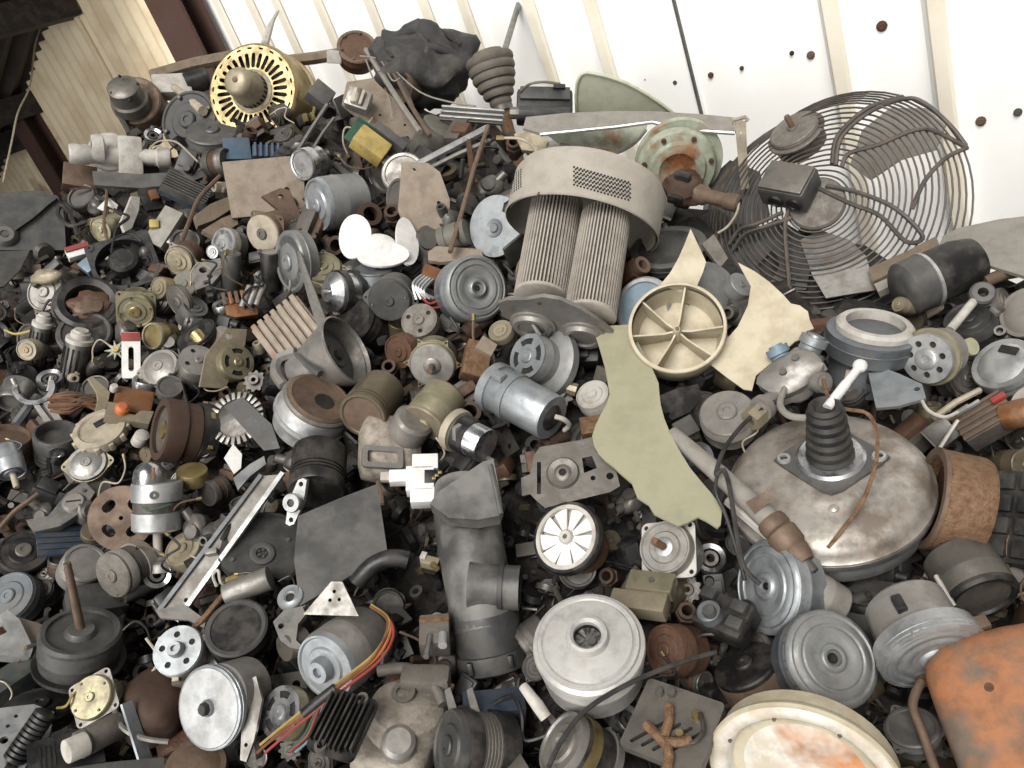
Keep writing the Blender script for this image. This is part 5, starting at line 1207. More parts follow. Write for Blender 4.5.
T.part('white_ring', G().lathe([(29, 2), (33, 2), (33.5, 0), (33, -4), (29, -4)], 48, closed=True), 'whitedirty')
T.part('backing', G().lathe([(0, -7), (33, -7), (33, -9), (0, -9)], 40), 'whitedirty')
for k in range(9):
    T.part('vane', G().prism([(6, -2), (30, -9.5), (30.5, 8), (7, 2.5)], -.8, .8, M=Matrix.Rotation(2 * PI * k / 9, 4, 'Z') @ Matrix.Translation((0, 0, -2.6)) @ Matrix.Rotation(-.26, 4, 'X')), 'whitep')
T.part('hub', G().lathe([(2.5, 3), (6, 3), (7.5, 1), (7.5, -8), (2.5, -8)], 24, closed=True), 'whitedirty')
T.part('motor_body', G().lathe([(0, -9), (26, -9), (28, -14), (26, -48), (0, -48)], 36), 'rustcopper')
motor('fan_motor', 'grey motor with rusty shaft under the long khaki fan blade', 664, 547, (25, 150), 28, 44, 'alu', 'step', mf='alu', flange='square', mfl='whitedirty', shaft=26, sr=4, msh='rustcopper', lift=36, hub=.36, mh='alubright')
T = rod('steering_column', 'long pale slanting steering tube left of the brake booster', [(672, 434, 44), (712, 468, 50), (752, 504, 54), (776, 526, 54)], [9, 10, 11, 12], 'greypaint', 'tube', 18)
a = T.lh(770, 520, 54); b = T.lh(806, 562, 50); d = b - a; L = d.length
M_ = Matrix.Translation(a) @ frame(d).to_4x4()
T.part('brown_joint', G().lathe([(0, 0), (14, 0), (15, 4), (15, L * .2), (13, L * .25), (16, L * .32), (15, L * .6), (12, L * .68), (13, L * .72), (11, L * .9), (9, L), (0, L)], 28, M_), 'rustsoft')
T.part('tip', G().lathe([(0, L), (5, L), (5, L * 1.22), (0, L * 1.25)], 14, M_), 'darkgrey')
T.part('tab', G().prism([(0, -7), (24, -5), (24, 5), (0, 7)], -1.5, 1.5, [circ(19, 0, 2, 8)], M=Matrix.Translation(T.lh(750, 508, 66)) @ Matrix.Rotation(.6, 4, 'Z')), 'rustsoft')
T.part('lower_rail', G().tube([T.lh(728, 500, 38), T.lh(775, 540, 40), T.lh(800, 566, 38)], 6, 6), 'whitedirty')
motor('round_speaker', 'pale grey round disc with a raised button below the cream fan', 727, 412, (35, 100), 28, 30, 'greypaint', 'flat', mf='alu', lift=36, hub=.36, hubh=.14, cat='disc')
rod('black_cable', 'black cable looping down across the slanting steering tube', [(790, 394, 56), (752, 416, 52), (726, 446, 54), (716, 474, 70), (724, 470, 74), (730, 490, 72), (736, 530, 60), (744, 566, 50), (760, 584, 46)], 2.4, 'rubber', 'cable', 7, 6)
rod('black_cable', 'second black cable hanging beside the looping one', [(718, 472, 72), (716, 492, 70), (726, 516, 62), (736, 548, 52), (745, 580, 46)], 2.0, 'rubber', 'cable', 7, 6)
T = motor('pressure_valve', 'white motor block with brass end left of the khaki fan blade', 592, 394, (40, 120), 18, 30, 'whitedirty', 'step', lift=4)
T.part('brass_end', G().lathe([(0, 10), (6, 10), (7, 4), (7, 0), (0, 0)], 8, at(-16, 8, 0, 70, 160)), 'goldtan')
block('copper_block', 'orange copper block below the white motor block', 592, 424, (30, 100), (24, 20, 18), 'rustcopper', lift=6, cat='block', spin=8)
T = plate('dark_bracket', 'dark bent bracket right of the khaki fan blade', 682, 404, (30, 60), [(658, 396), (678, 388), (698, 384), (702, 398), (690, 412), (672, 420), (662, 410)], 8, 'blackm', [(668, 414, 2)], cat='bracket', lift=30)
plate('grey_vane', 'small grey sheet vane under the dark bent bracket', 685, 432, (40, 70), [(672, 424), (690, 414), (700, 430), (680, 440)], 3, 'midgrey', cat='sheet', lift=24)
T = Thing('brass_valve', 'silver blue cast valve with brass nuts above the brake booster', 'valve', 793, 376, (30, 110), 35, 52)
T.s *= 1.28
T.part('body', G().lump((24, 17, 14), .25, 3, 12, None, 3), 'alu')
for x, y, r, L, m, d_ in ((18, 8, 11, 18, 'zinc', 20), (-22, -8, 10, 20, 'alu', 200), (2, 16, 9, 14, 'bluelight', 80), (8, -14, 8, 14, 'alu', -60)):
    T.part('port', G().lathe([(0, L), (r * .6, L), (r * .65, L - 2), (r, L - 2), (r, L - 8), (r * .8, L - 9), (r * .8, 0), (0, 0)], 20, at(x, y, 0, 60, d_)), m)
T.part('nut', G().lathe([(4, 30), (9, 30), (9, 18), (4, 18)], 6, at(-22, -8, 0, 70, 200), closed=True), 'goldtan')
for q in ((8, 4), (-6, 0)): T.part('screw', G().lathe([(0, 16), (3, 16), (3, 8), (0, 8)], 8, Matrix.Translation((*q, 0))), 'dull')
rod('grey_hose', 'grey curved hose from the cast valve over the brake booster', [(786, 386, 60), (780, 404, 66), (790, 416, 74), (814, 418, 80), (826, 416, 80)], 3.6, 'greypaint', 'hose', 8, 5)

# ================================================================== right
T = motor('flanged_motor', 'dark blue-grey flanged motor with a white collar', 872, 330, (66, 78), 43, 26, 'zincdark', 'cup', mf='zincdark', lift=44)
T.part('white_collar', G().lathe([(28, 8), (34, 8), (37, 5), (37, -4), (28, -4)], 44, at(2, 2, 0), closed=True), 'whitedirty')
T.part('lower_body', G().lathe([(0, -20), (33, -20), (33, -62), (28, -66), (0, -66)], 40), 'zincdark')
T.part('rating_plate', G().box((-12, -33, -36), (10, 1.6, 9), 0), 'ivory')
T.part('clip_block', G().box((16, -34, -34), (26, 8, 14), 1.5), 'blackp')
motor('slotted_motor', 'round zinc motor with slotted face left of the ring-ended strut', 926, 359, (30, 205), 26, 36, 'alu', 'flat', mf='alubright', slots=0, holes=7, lift=46, flange='ring', mfl='chromate', hub=.42, mh='alubright')
T = Thing('strut', 'white strut with a grey ring end on the right', 'strut', 982, 294, (25, 60), 0, 46)
T.part('ring_end', G().lathe([(5, 5), (10, 5), (12, 3), (12, -4), (10, -6), (5, -6)], 32, closed=True), 'midgrey')
T.part('rod', G().tube([(-7, -8, 0), T.lh(950, 330, 42)], 4.4, 12), 'whitedirty')
T.part('bolt', G().lathe([(0, 10), (3, 10), (3, 0), (0, 0)], 8, at(10, -14, -4, 60, -60)), 'steel')
T = motor('crumpled_can', 'scratched silver can with a black square hole at the right edge', 1000, 362, (40, 130), 30, 40, 'alubright', 'dome', mf='alubright', lift=36, hub=0, cat='can')
T.part('black_window', G().box((2, 14, 1), (18, 8, 3), .4, at(0, 0, 0, 0, 0, -28)), 'hole')
plate('corner_bracket', 'light grey triangular bracket with corner holes by the white push rod', 893, 390, (40, 100), [(868, 372), (874, 364), (900, 374), (922, 384), (926, 398), (898, 406), (876, 408)], 4, 'zinc', [(875, 370, 2.4), (917, 389, 2.8)], cat='bracket', lift=36)
motor('yellow_leaf', 'torn yellow plastic flap beside the slotted zinc motor', 973, 346, (50, 20), 9, 8, 'khaki', 'dome', lift=36, cat='flap', hub=0)
T = Thing('coil_solenoid', 'laminated solenoid coil with copper wires at the right', 'solenoid', 982, 416, (35, 130), 28, 38)
T.part('core', G().box((0, 0, -12), (52, 34, 24), 2), 'lam')
for k in range(5): T.part('lamination', G().box((0, -14 + 7 * k, 1), (52, 3.2, 3), .2), 'rustsoft')
T.part('winding', G().lathe([(0, 20), (12, 20), (14, 16), (14, -4), (0, -4)], 24, at(20, -10, -8, 80, -30)), 'copper')
T.part('upper_arm', G().box((-26, 20, -4), (44, 5, 6), 1), 'ivory'); T.part('lead', G().tube([(-20, 8, 3), (-50, -10, 3), (-70, -30, 0)], 2, 6), 'whitedirty')
T.part('terminal', G().box((22, 6, 3), (14, 6, 6), 1), 'red'); T.part('clip', G().box((-6, 14, 4), (26, 3, 4), .5), 'alubright')
rod('white_wire', 'thin white wire curling beside the solenoid coil', [(920, 396, 40), (928, 410, 42), (944, 417, 42), (958, 412, 40)], 1.8, 'whitedirty', 'wire', 6, 5)
rod('cream_bar', 'cream bracket bar between the triangular bracket and the solenoid', [(934, 418, 34), (956, 402, 36), (980, 390, 36)], 3.2, 'ivory', 'bar', 6)
T = Thing('copper_band', 'rough rusty copper brake band beside the brake booster', 'band', 948, 502, (73, 168), 0, 38)
g = G().lathe([(46, 16), (49, 16), (51, 12), (51, -24), (49, -28), (46, -28)], 56, closed=True)
T.part('band', g, 'rustcopper')
T.part('edge_lip', G().lathe([(44, 19), (52, 19), (52, 15), (44, 15)], 56, closed=True), 'rustsoft')
T.part('inner_drum', G().lathe([(0, 4), (43, 4), (43, -16), (0, -16)], 44), 'winding')
T = Thing('grooved_block', 'black grooved rubber track block at the right edge', 'rubber block', 1012, 516, (30, 150), -10, 40)
T.part('slab', G().box((4, 0, -18), (70, 96, 36), 5), 'rubber')
for k in range(4):
    for j in range(2): T.part('tread', G().box((-14 + 34 * j, -34 + 23 * k, 2), (28, 17, 8), 2), 'rubber')
motor('white_disc', 'pale disc edge cut off at the right border', 1030, 404, (30, 150), 20, 12, 'whitedirty', 'flat', lift=44, cat='disc')
motor('grey_dome', 'plain grey domed housing at the right border', 1022, 312, (35, 160), 26, 40, 'greypaint', 'dome', lift=30, cat='housing', hub=0)
rod('rusty_pipe', 'rusty brown pipe under the light grey sheet at the right border', [(984, 282, 26), (1004, 274, 28), (1034, 268, 28)], 6.5, 'rustsoft', 'pipe', 10)
motor('threaded_sleeve', 'grey ribbed sleeve below the rusty brown pipe', 1006, 300, (70, 20), 14, 30, 'dull', 'step', lift=20, cat='sleeve')
motor('textured_drum', 'dark textured drum below the ring-ended strut', 968, 318, (45, 110), 24, 30, 'darkgrey', 'step', lift=10, cat='drum')
motor('small_nut_motor', 'tan fitting beside the flanged motor collar', 898, 304, (40, 160), 8, 22, 'goldtan', 'step', lift=26, cat='fitting')

# ================================================================== bottom left
motor('blue_case', 'grey-blue metal casing at the left border above the dark drum', 8, 596, (40, 150), 26, 24, 'zincdark', 'step', lift=24, cat='casing')
T = motor('shaft_motor', 'squat dark grey motor with a tall rusty shaft', 81, 630, (50, 92), 38, 50, 'darkgrey', 'cup', mf='darkgrey', lift=56)
T.part('shaft', G().tube([(0, 0, -14), (0, 0, 0), T.lh(67, 563, 120)], [4.6, 4.6, 3.6], 14), 'rustsoft')
T.part('waist_flange', G().lathe([(32, -36), (43, -36), (43, -40), (32, -40)], 48, closed=True), 'blackm')
T.part('shaft_collar', G().lathe([(0, 4), (12, 2), (16, -4), (16, -14), (0, -14)], 28), 'midgrey')
block('dark_case', 'plain dark box right behind the tall rusty shaft', 98, 596, (40, 80), (52, 34, 26), 'darkgrey', lift=14, spin=12, cat='box')
T = Thing('broken_casting', 'broken silver casting with a rusty bore at the left border', 'casting', 14, 634, (30, 60), 0, 34)
T.part('casting', G().prism([(-30, -16), (-12, -22), (16, -24), (18, -14), (4, 16), (-8, 26), (-14, 20), (-6, 2), (-18, -6), (-30, -4)], -14, 0), 'alubright')
T.part('rear_plate', G().prism([(4, 22), (28, 14), (26, -20), (8, -24)], -14, -6), 'tanplate'); T.part('rusty_bore', G().lump((11, 9, 8), .3, 3, 2, Matrix.Translation((-12, 2, -8))), 'rust')
block('green_box', 'dark green box edge at the left border below the broken casting', 10, 674, (40, 120), (64, 26, 24), 'greendark', lift=20, spin=30, bev=1)
motor('rimmed_pulley', 'black wheel rim in shadow under the squat dark motor', 40, 704, (60, 95), 34, 16, 'blackp', 'step', lift=22, cat='wheel')
T = motor('flanged_motor', 'cream metal motor on a lugged plate below the tall rusty shaft', 90, 697, (34, 165), 22, 26, 'chromate', 'flat', mf='chromate', flange='square', mfl='alu', lift=50, hub=.22, nb=4, spin=20)
rod('yellow_wire', 'yellow-green bent wire left of the cream metal motor', [(57, 708, 50), (66, 706, 54), (72, 696, 54), (78, 690, 50)], 1.3, 'yellow', 'wire', 5, 4)
T = motor('hub_disc', 'white round hub with four holes', 177, 650, (28, 150), 25, 22, 'alubright', 'flat', mf='zinc', holes=5, lift=50, hub=.32, hubh=.35, cat='hub')
for k in range(3):
    a = k * 2.1 + .4
    T.part('lug', G().box((25 * math.cos(a), 25 * math.sin(a), -10), (7, 7, 8), 1), 'ivory')
motor('black_cup', 'black round cup pulley with scuffed bottom', 236, 627, (30, 120), 31, 28, 'blackm', 'cup', mf='darkgrey', lift=46, cat='pulley', mh='midgrey')
T = motor('tilted_disc', 'large bright white disc with a black centre', 208, 708, (46, 195), 41, 12, 'zinc', 'flat', mf='alubright', lift=60, cat='disc', hub=.2, mh='zinc')
T.part('black_centre', G().lathe([(0, 9), (5, 9), (7, 6), (7, 2), (0, 2)], 8), 'blackm')
T.part('motor_body', G().lathe([(0, -10), (32, -10), (32, -46), (0, -46)], 40, at(8, 10, 0)), 'alu')
T = plate('spring_plate', 'silver spotted plate at the lower left corner', 26, 736, (30, 110), [(-20, 720), (0, 708), (34, 704), (54, 712), (50, 735), (30, 760), (10, 790), (-20, 790)], 5, 'alubright', [(4, 740, 4), (8, 726, 2), (16, 716, 2)], lift=44)
T = Thing('shock_spring', 'black ribbed shock absorber lying on the silver spotted plate', 'shock absorber', 30, 736, (72, 60), 0, 58)
pr = [(0, 26), (8, 26)]
for k in range(10): pr += [(11, 24 - 5 * k), (11, 21 - 5 * k), (9, 20 - 5 * k)]
T.part('body', G().lathe(pr + [(8, -26), (0, -26)], 24), 'blackp'); T.part('eye', G().lathe([(3, 4), (7, 4), (7, -4), (3, -4)], 16, at(0, 0, -32, 90, 0), closed=True), 'blackp')
T = block('vented_box', 'black vented plastic box at the bottom left', 66, 752, (35, 100), (66, 46, 30), 'blackp', lift=48, spin=10)
for k in range(4): T.part('vent', G().box((-22 + 4 * k, 0, .3), (1.6, 26, 1), 0), 'hole')
T = can('white_nozzle', 'white nozzle on a grey pipe at the bottom left', 66, 752, (70, 200), 12, 20, 'whitedirty', cat='nozzle', lift=66)
can('grey_pipe', 'grey-brown pipe section right of the white nozzle', 78, 746, (72, 205), 14, 44, 'cast', cat='pipe', lift=52, grooves=(8,))
T = Thing('rusty_flask', 'dark rust-brown bulb shaped casing left of the bright white disc', 'casing', 156, 706, (40, 110), 0, 2)
T.part('bulb', G().lump((34, 40, 30), .08, 4, 3, None, 2.2), 'deeprust', sharp=70); T.part('cap', G().box((22, 6, 26), (16, 14, 10), 2, at(0, 0, 0, 10, 0)), 'cast')
T.part('torn_rim', G().tube(catmull([(-30, 8, 18), (-32, -14, 20), (-22, -34, 18), (-4, -46, 14), (16, -52, 10)], 4), 2.6, 6), 'alu')
motor('rusty_ball', 'dark rusty round ball housing at the bottom left of the bright disc', 196, 764, (30, 100), 30, 40, 'rustsoft', 'dome', lift=36, hub=0, cat='housing')
plate('grey_wedge', 'grey folded sheet beside the rust-brown bulb casing', 134, 718, (40, 20), [(122, 704), (132, 700), (146, 740), (154, 762), (140, 762)], 3, 'zinc', cat='sheet', lift=40)
T = plate('steel_bracket', 'upright steel bracket right of the bright white disc', 248, 716, (30, 180), [(240, 684), (256, 676), (262, 700), (254, 740), (246, 762), (240, 760), (242, 720)], 4, 'alu', [(250, 690, 2), (246, 745, 2)], cat='bracket', lift=50)
motor('chrome_dome', 'shiny slotted silver dome left of the black finned regulator', 280, 712, (45, 170), 26, 30, 'chromate', 'flat', mf='chrome', lift=44, slots=5, cat='dome')
plate('dark_tray', 'flat dark tray along the bottom left edge', 120, 766, (40, 90), [(70, 768), (110, 762), (164, 757), (166, 790), (70, 790)], 6, 'midgrey', cat='tray', lift=52)

# ================================================================== bottom middle
T = Thing('washer', 'grey round washer disc below the black cover', 'washer', 290, 597, (35, 130), 0, 44)
T.part('disc', G().lathe([(4.5, 0), (6, 1.5), (9, 0), (13, .5), (13.5, -1), (13.5, -4), (4.5, -4)], 36, closed=True), 'zinc'); T.part('plug', G().lathe([(0, -1), (4.5, -1), (4.5, -4), (0, -4)], 14), 'blackm')
T = plate('hook_bracket', 'grey hooked bracket left of the grey blower motor', 288, 628, (28, 120), [(273, 622), (284, 610), (302, 606), (306, 614), (298, 624), (296, 640), (306, 650), (290, 648), (280, 640)], 8, 'steel', [(281, 626, 3)], cat='bracket', lift=46)
can('dark_cone', 'grey curved foot below the hooked bracket', 284, 648, (60, 200), 14, 24, 'dull', cat='foot', lift=36)
T = motor('blower_motor', 'big grey cylinder motor with a peaked mounting lug', 324, 668, (48, 215), 36, 74, 'alu', 'step', mf='zinc', lift=62, hub=.36, hubh=.3)
T.part('lug', G().prism([(-30, 0), (30, 0), (10, 34), (-2, 34)], -3, 0, [circ(2, 24, 2, 8), circ(8, 16, 2, 8), circ(-2, 15, 2, 8)], M=at(-20, 36, -34, 28, 60, 14)), 'alu')
T.part('dark_end', G().lathe([(0, -72), (34, -72), (32, -84), (0, -84)], 40), 'blackm')
T.part('side_tab', G().box((34, -6, -52), (10, 20, 10), 1.5), 'zincdark')
for k, (m, dx, dy) in enumerate((('orange', 0, 0), ('yellow', -2, -4), ('red', 3, 3), ('copper', -5, 2))):
    pp = [(372, 606, 74), (388, 618, 82), (390, 634, 86), (376, 658, 88), (346, 682, 84), (318, 704, 78), (290, 726, 70), (262, 748 + k, 64)]
    lb = ('orange', 'yellow', 'red', 'copper')[k] + ' wire of the bundle draped over the grey blower motor'
    rod('loose_wire', lb, [(u + dx * (1 if i > 1 else .3), v + dy * (1 if i > 1 else .3), l + k * .8) for i, (u, v, l) in enumerate(pp)], 1.5, m, 'wire', 6, 6, group='wires over the blower motor')
T = Thing('wire_sleeve', 'black sleeve around the coloured wires', 'sleeve', 322, 698, (0, 0), 0, 80)
T.part('sleeve', G().tube(catmull([T.lh(*q) for q in ((336, 688, 84), (318, 702, 80), (304, 714, 75))], 4), 5.5, 10), 'blackp')
for m, k in (('green', 0), ('red', 1), ('blackp', 2), ('bluelight', 3)):
    T.part('wire', G().tube(catmull([T.lh(324, 700, 80), T.lh(314 + 2 * k, 716, 78), T.lh(304 + 3 * k, 736, 72), T.lh(286 + 3 * k, 752, 66)], 5), 1.3, 6), m)
T = Thing('regulator', 'black finned voltage regulator with two bolt holes', 'regulator', 342, 722, (30, 115), -25, 96)
T.s *= 1.12
T.part('base', G().prism(rrect(46, 58, 6), -8, -3, [circ(8, 25, 3, 12), circ(-8, -25, 3, 12)]), 'blackm')
for k in range(9): T.part('fin', G().box((-20 + 5 * k, 0, 1), (2.0, 50 if 1 < k < 7 else 44, 9), .3), 'blackm')
for q in ((8, 25), (-8, -25)): T.part('eyelet', G().lathe([(3, 2), (5.5, 2), (6, 0), (6, -5), (3, -5)], 18, Matrix.Translation((*q, 0)), closed=True), 'dull')
T = Thing('engine_casting', 'rough tan aluminium engine casting at the bottom', 'engine part', 402, 728, (34, 100), -20, 22)
T.part('casting', G().box((0, -6, -14), (74, 92, 50), 12), 'casttan', sharp=60)
T.part('shoulder', G().lathe([(0, 22), (30, 22), (36, 18), (40, 4), (40, -10), (0, -10)], 40, at(2, 6, 6, 14, 60)), 'casttan')
T.part('port', G().lathe([(7, 30), (12, 30), (13, 20), (7, 20)], 20, at(-4, 20, 0), closed=True), 'cast')
T.part('rim', G().tube(catmull([(-40, 40, 24), (-10, 48, 28), (20, 38, 28), (38, 20, 24)], 5), 6, 10), 'cast')
T.part('boss', G().lathe([(0, 34), (12, 34), (16, 30), (18, 10), (0, 10)], 28, at(6, -22, 0, 20, -60)), 'alu')
T.part('toothed_edge', G().box((6, 52, 20), (46, 5, 6), .8, Matrix.Rotation(-.25, 4, 'Z')), 'rustsoft')
block('grey_cap_box', 'rounded grey box left of the foot of the stained duct', 425, 672, (45, 95), (50, 26, 26), 'cast', lift=40, bev=6, spin=-6)
T = Thing('gearbox', 'small grease-stained gearbox left of the stained duct', 'gearbox', 434, 628, (35, 100), 0, 34)
T.part('case', G().box((0, 0, -12), (30, 34, 24), 2), 'cast'); T.part('rust_band', G().box((0, 10, 0), (30, 6, 3), .6), 'rustcopper')
T.part('pin', G().lathe([(0, 30), (3, 30), (3, 0), (0, 0)], 12, at(-4, -8, 0, 75, -95)), 'steel'); T.part('pin', G().lathe([(0, 16), (4.5, 16), (4.5, 0), (0, 0)], 12, at(9, -8, 0, 75, -90)), 'alubright')
for u, lb in ((450, 'left'), (472, 'right')):
    plate('terminal_tab', lb + ' one of two pale metal tabs below the stained duct', u, 704, (35, 60), [(u - 5, 690), (u, 687), (u + 8, 712), (u, 714)], 2, 'alu', cat='tab', lift=44, group='pale metal tabs')
T = motor('alternator', 'dark alternator with slotted bands at the bottom middle', 448, 746, (62, 178), 36, 70, 'blackm', 'step', lift=50, band='lam', mf='darkgrey')
for k in range(5): T.part('slot', G().box((35 * math.cos(k * 1.25 + .2), 35 * math.sin(k * 1.25 + .2), -14), (4, 6, 10), .5), 'hole')
block('blue_grey_coil', 'dark blue-grey block under the foot of the stained duct', 494, 700, (40, 90), (62, 28, 26), 'bluedark', lift=22, spin=6)
T = motor('starter_motor', 'dark starter motor with brass ring and white stub at the bottom', 560, 742, (58, 150), 34, 96, 'blackm', 'step', lift=46, mf='alu')
T.part('brass_ring', G().lathe([(32, -14), (36, -14), (36, -26), (32, -26)], 44, closed=True), 'brass'); T.part('clamp', G().lathe([(33, -46), (37, -46), (37, -54), (33, -54)], 44, closed=True), 'alu')
T.part('white_stub', G().tube([T.lh(546, 718, 84), T.lh(538, 706, 88), T.lh(523, 686, 88)], [6, 6.5, 5], 12), 'whitedirty')
for k in range(3): T.part('bolt', G().lathe([(0, 10), (3.5, 10), (3.5, 0), (0, 0)], 6, at(34 * math.cos(1.2 + k * .5), 34 * math.sin(1.2 + k * .5), -60 - 6 * k, 60, 60)), 'alubright')
motor('vacuum_motor', 'largest grey vacuum motor with a deep centre hole near the bottom', 588, 640, (30, 100), 54, 64, 'vacwhite', 'step', mf='vacwhite', lift=72, hub=0)
T = THINGS[-1]
T.part('raised_face', G().lathe([(14, 10), (17, 13), (20, 12), (22, 5), (28, 4), (44, 1), (47, -3), (14, -3)], 56, closed=True), 'vacwhite')
T.part('centre_hole', G().lathe([(0, -1), (14.5, -1), (14.5, 5), (13.5, 5), (13.5, 0), (0, 0)], 28), 'blackm')
T.part('rotor_end', G().lathe([(0, 3), (4.5, 3), (5, 0), (0, 0)], 16, Matrix.Translation((4, -2, 0))), 'midgrey')
T.part('rim_bead', G().lathe([(52, -3), (56, -5), (57, -9), (55, -12), (52, -12)], 56, closed=True), 'vacwhite')
T = Thing('rectifier_plate', 'grey slotted rectifier plate with orange cable ends at the bottom', 'rectifier', 672, 724, (30, 110), -24, 52)
T.part('plate', G().prism(rrect(84, 78, 5), -10, 0, [slot(-18 + 12 * k, -14, 46, 4, .9) for k in range(4)]), 'dull')
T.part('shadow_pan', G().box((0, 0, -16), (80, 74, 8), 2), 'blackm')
for pp in ([(-8, 14), (-2, 0), (0, -18)], [(-22, -12), (-8, -18), (4, -24)], [(2, -20), (12, -34), (14, -46)], [(4, -22), (18, -16), (26, -10)]):
    T.part('cable_end', G().tube(catmull([(x, y, 6) for x, y in pp], 4), 5, 9), 'rustcopper')
for q in ((-24, 26), (-12, 30), (20, 16), (12, -8)): T.part('terminal', G().lathe([(0, 6), (4, 6), (5, 3), (5, -1), (0, -1)], 8, Matrix.Translation((*q, 0))), ('dull', 'brass')[q[0] > 0])
T.part('hook', G().tube(catmull([(24, 18, 6), (34, 2, 8), (30, -12, 8), (22, -14, 6)], 4), 2.4, 7), 'blackm')
rod('long_cable', 'long grey cable crossing below the largest vacuum motor', [(548, 768, 60), (562, 740, 66), (586, 710, 74), (628, 684, 74), (676, 664, 66), (716, 652, 56)], 2.6, 'rubber', 'cable', 7, 6)
motor('dark_brown_motor', 'dark brown round motor right of the largest vacuum motor', 664, 650, (40, 180), 26, 44, 'winding', 'step', lift=18)
T = Thing('timer_box', 'pale yellow-grey two-part timer box above the largest vacuum motor', 'box', 642, 586, (40, 110), -16, 34)
T.part('upper_case', G().box((6, 8, -8), (48, 24, 16), 2), 'chromate'); T.part('lower_case', G().box((-2, -14, -12), (58, 22, 18), 2), 'goldtan'); T.part('screw', G().lathe([(0, 2), (3, 2), (3, -1), (0, -1)], 10, Matrix.Translation((8, 8, 0))), 'dull')
T = Thing('carburettor', 'black jumbled carburettor with knobs right of the timer box', 'engine part', 722, 612, (35, 120), -30, 34)
T.part('body', G().box((0, 0, -14), (56, 40, 28), 5), 'blackm'); T.part('bowl', G().lathe([(0, 12), (10, 12), (12, 10), (12, -2), (0, -2)], 24, Matrix.Translation((-8, -8, 0))), 'zincdark')
T.part('knob', G().lathe([(0, 18), (6, 18), (7, 15), (7, 0), (0, 0)], 16, Matrix.Translation((-4, -10, 0))), 'midgrey')
for q in ((16, 10), (20, -8), (-20, 12)): T.part('bracket', G().box((*q, 3), (16, 12, 10), 1.5), 'darkgrey')
motor('brown_drum', 'dark brown smooth drum behind the cream-white lid', 744, 664, (55, 120), 34, 60, 'rustsoft', 'flat', lift=14, mf='blackm', cat='drum')
T = motor('blue_rim_motor', 'bluish silver ringed motor under the slanting steering tube', 764, 586, (50, 178), 47, 40, 'zinc', 'rings', mf='zinc', lift=24)
motor('blue_can', 'small blue can right of the bluish ringed motor', 806, 588, (60, 150), 22, 40, 'greypaint', 'flat', mf='blue', lift=24, cat='can')
motor('vacuum_motor', 'dark grey ringed vacuum motor right of the cream-white lid', 834, 658, (30, 20), 49, 44, 'zincdark', 'rings', mf='vac', lift=50)
T = motor('vacuum_motor', 'silver ringed vacuum motor facing down beside the rusty tank', 936, 660, (63, -64), 54, 26, 'alubright', 'rings', mf='zinc', lift=66)
T.part('upper_can', G().lathe([(0, -24), (42, -24), (42, -66), (38, -70), (0, -70)], 44), 'alu')
for a in (1.9, 3.4): T.part('dark_port', G().box((40 * math.cos(a), 40 * math.sin(a), -44), (10, 18, 18), 1.5), 'blackp')
T.part('clip', G().box((50, 20, -12), (16, 12, 14), 2), 'rustsoft')
motor('dark_dome', 'dark hollow round housing behind the silver vacuum motor by the grooved block', 984, 600, (62, -62), 36, 56, 'dull', 'cup', mf='blackm', lift=30, cat='housing', mh='hole')
T = motor('dark_flange', 'dark dusty flange with corner ears below the ringed motors', 912, 726, (42, 100), 26, 20, 'midgrey', 'cup', lift=30, flange=3, mfl='midgrey', cat='flange')
motor('dark_pipe', 'dark upright pipe under the brake booster', 872, 590, (60, 100), 34, 60, 'midgrey', 'cup', mf='blackm', lift=4, cat='pipe', mh='hole')
rod('white_stick', 'thin pale stick above the silver vacuum motor', [(936, 576, 36), (946, 594, 40), (954, 606, 38)], 2.6, 'whitedirty', 'stick', 7)

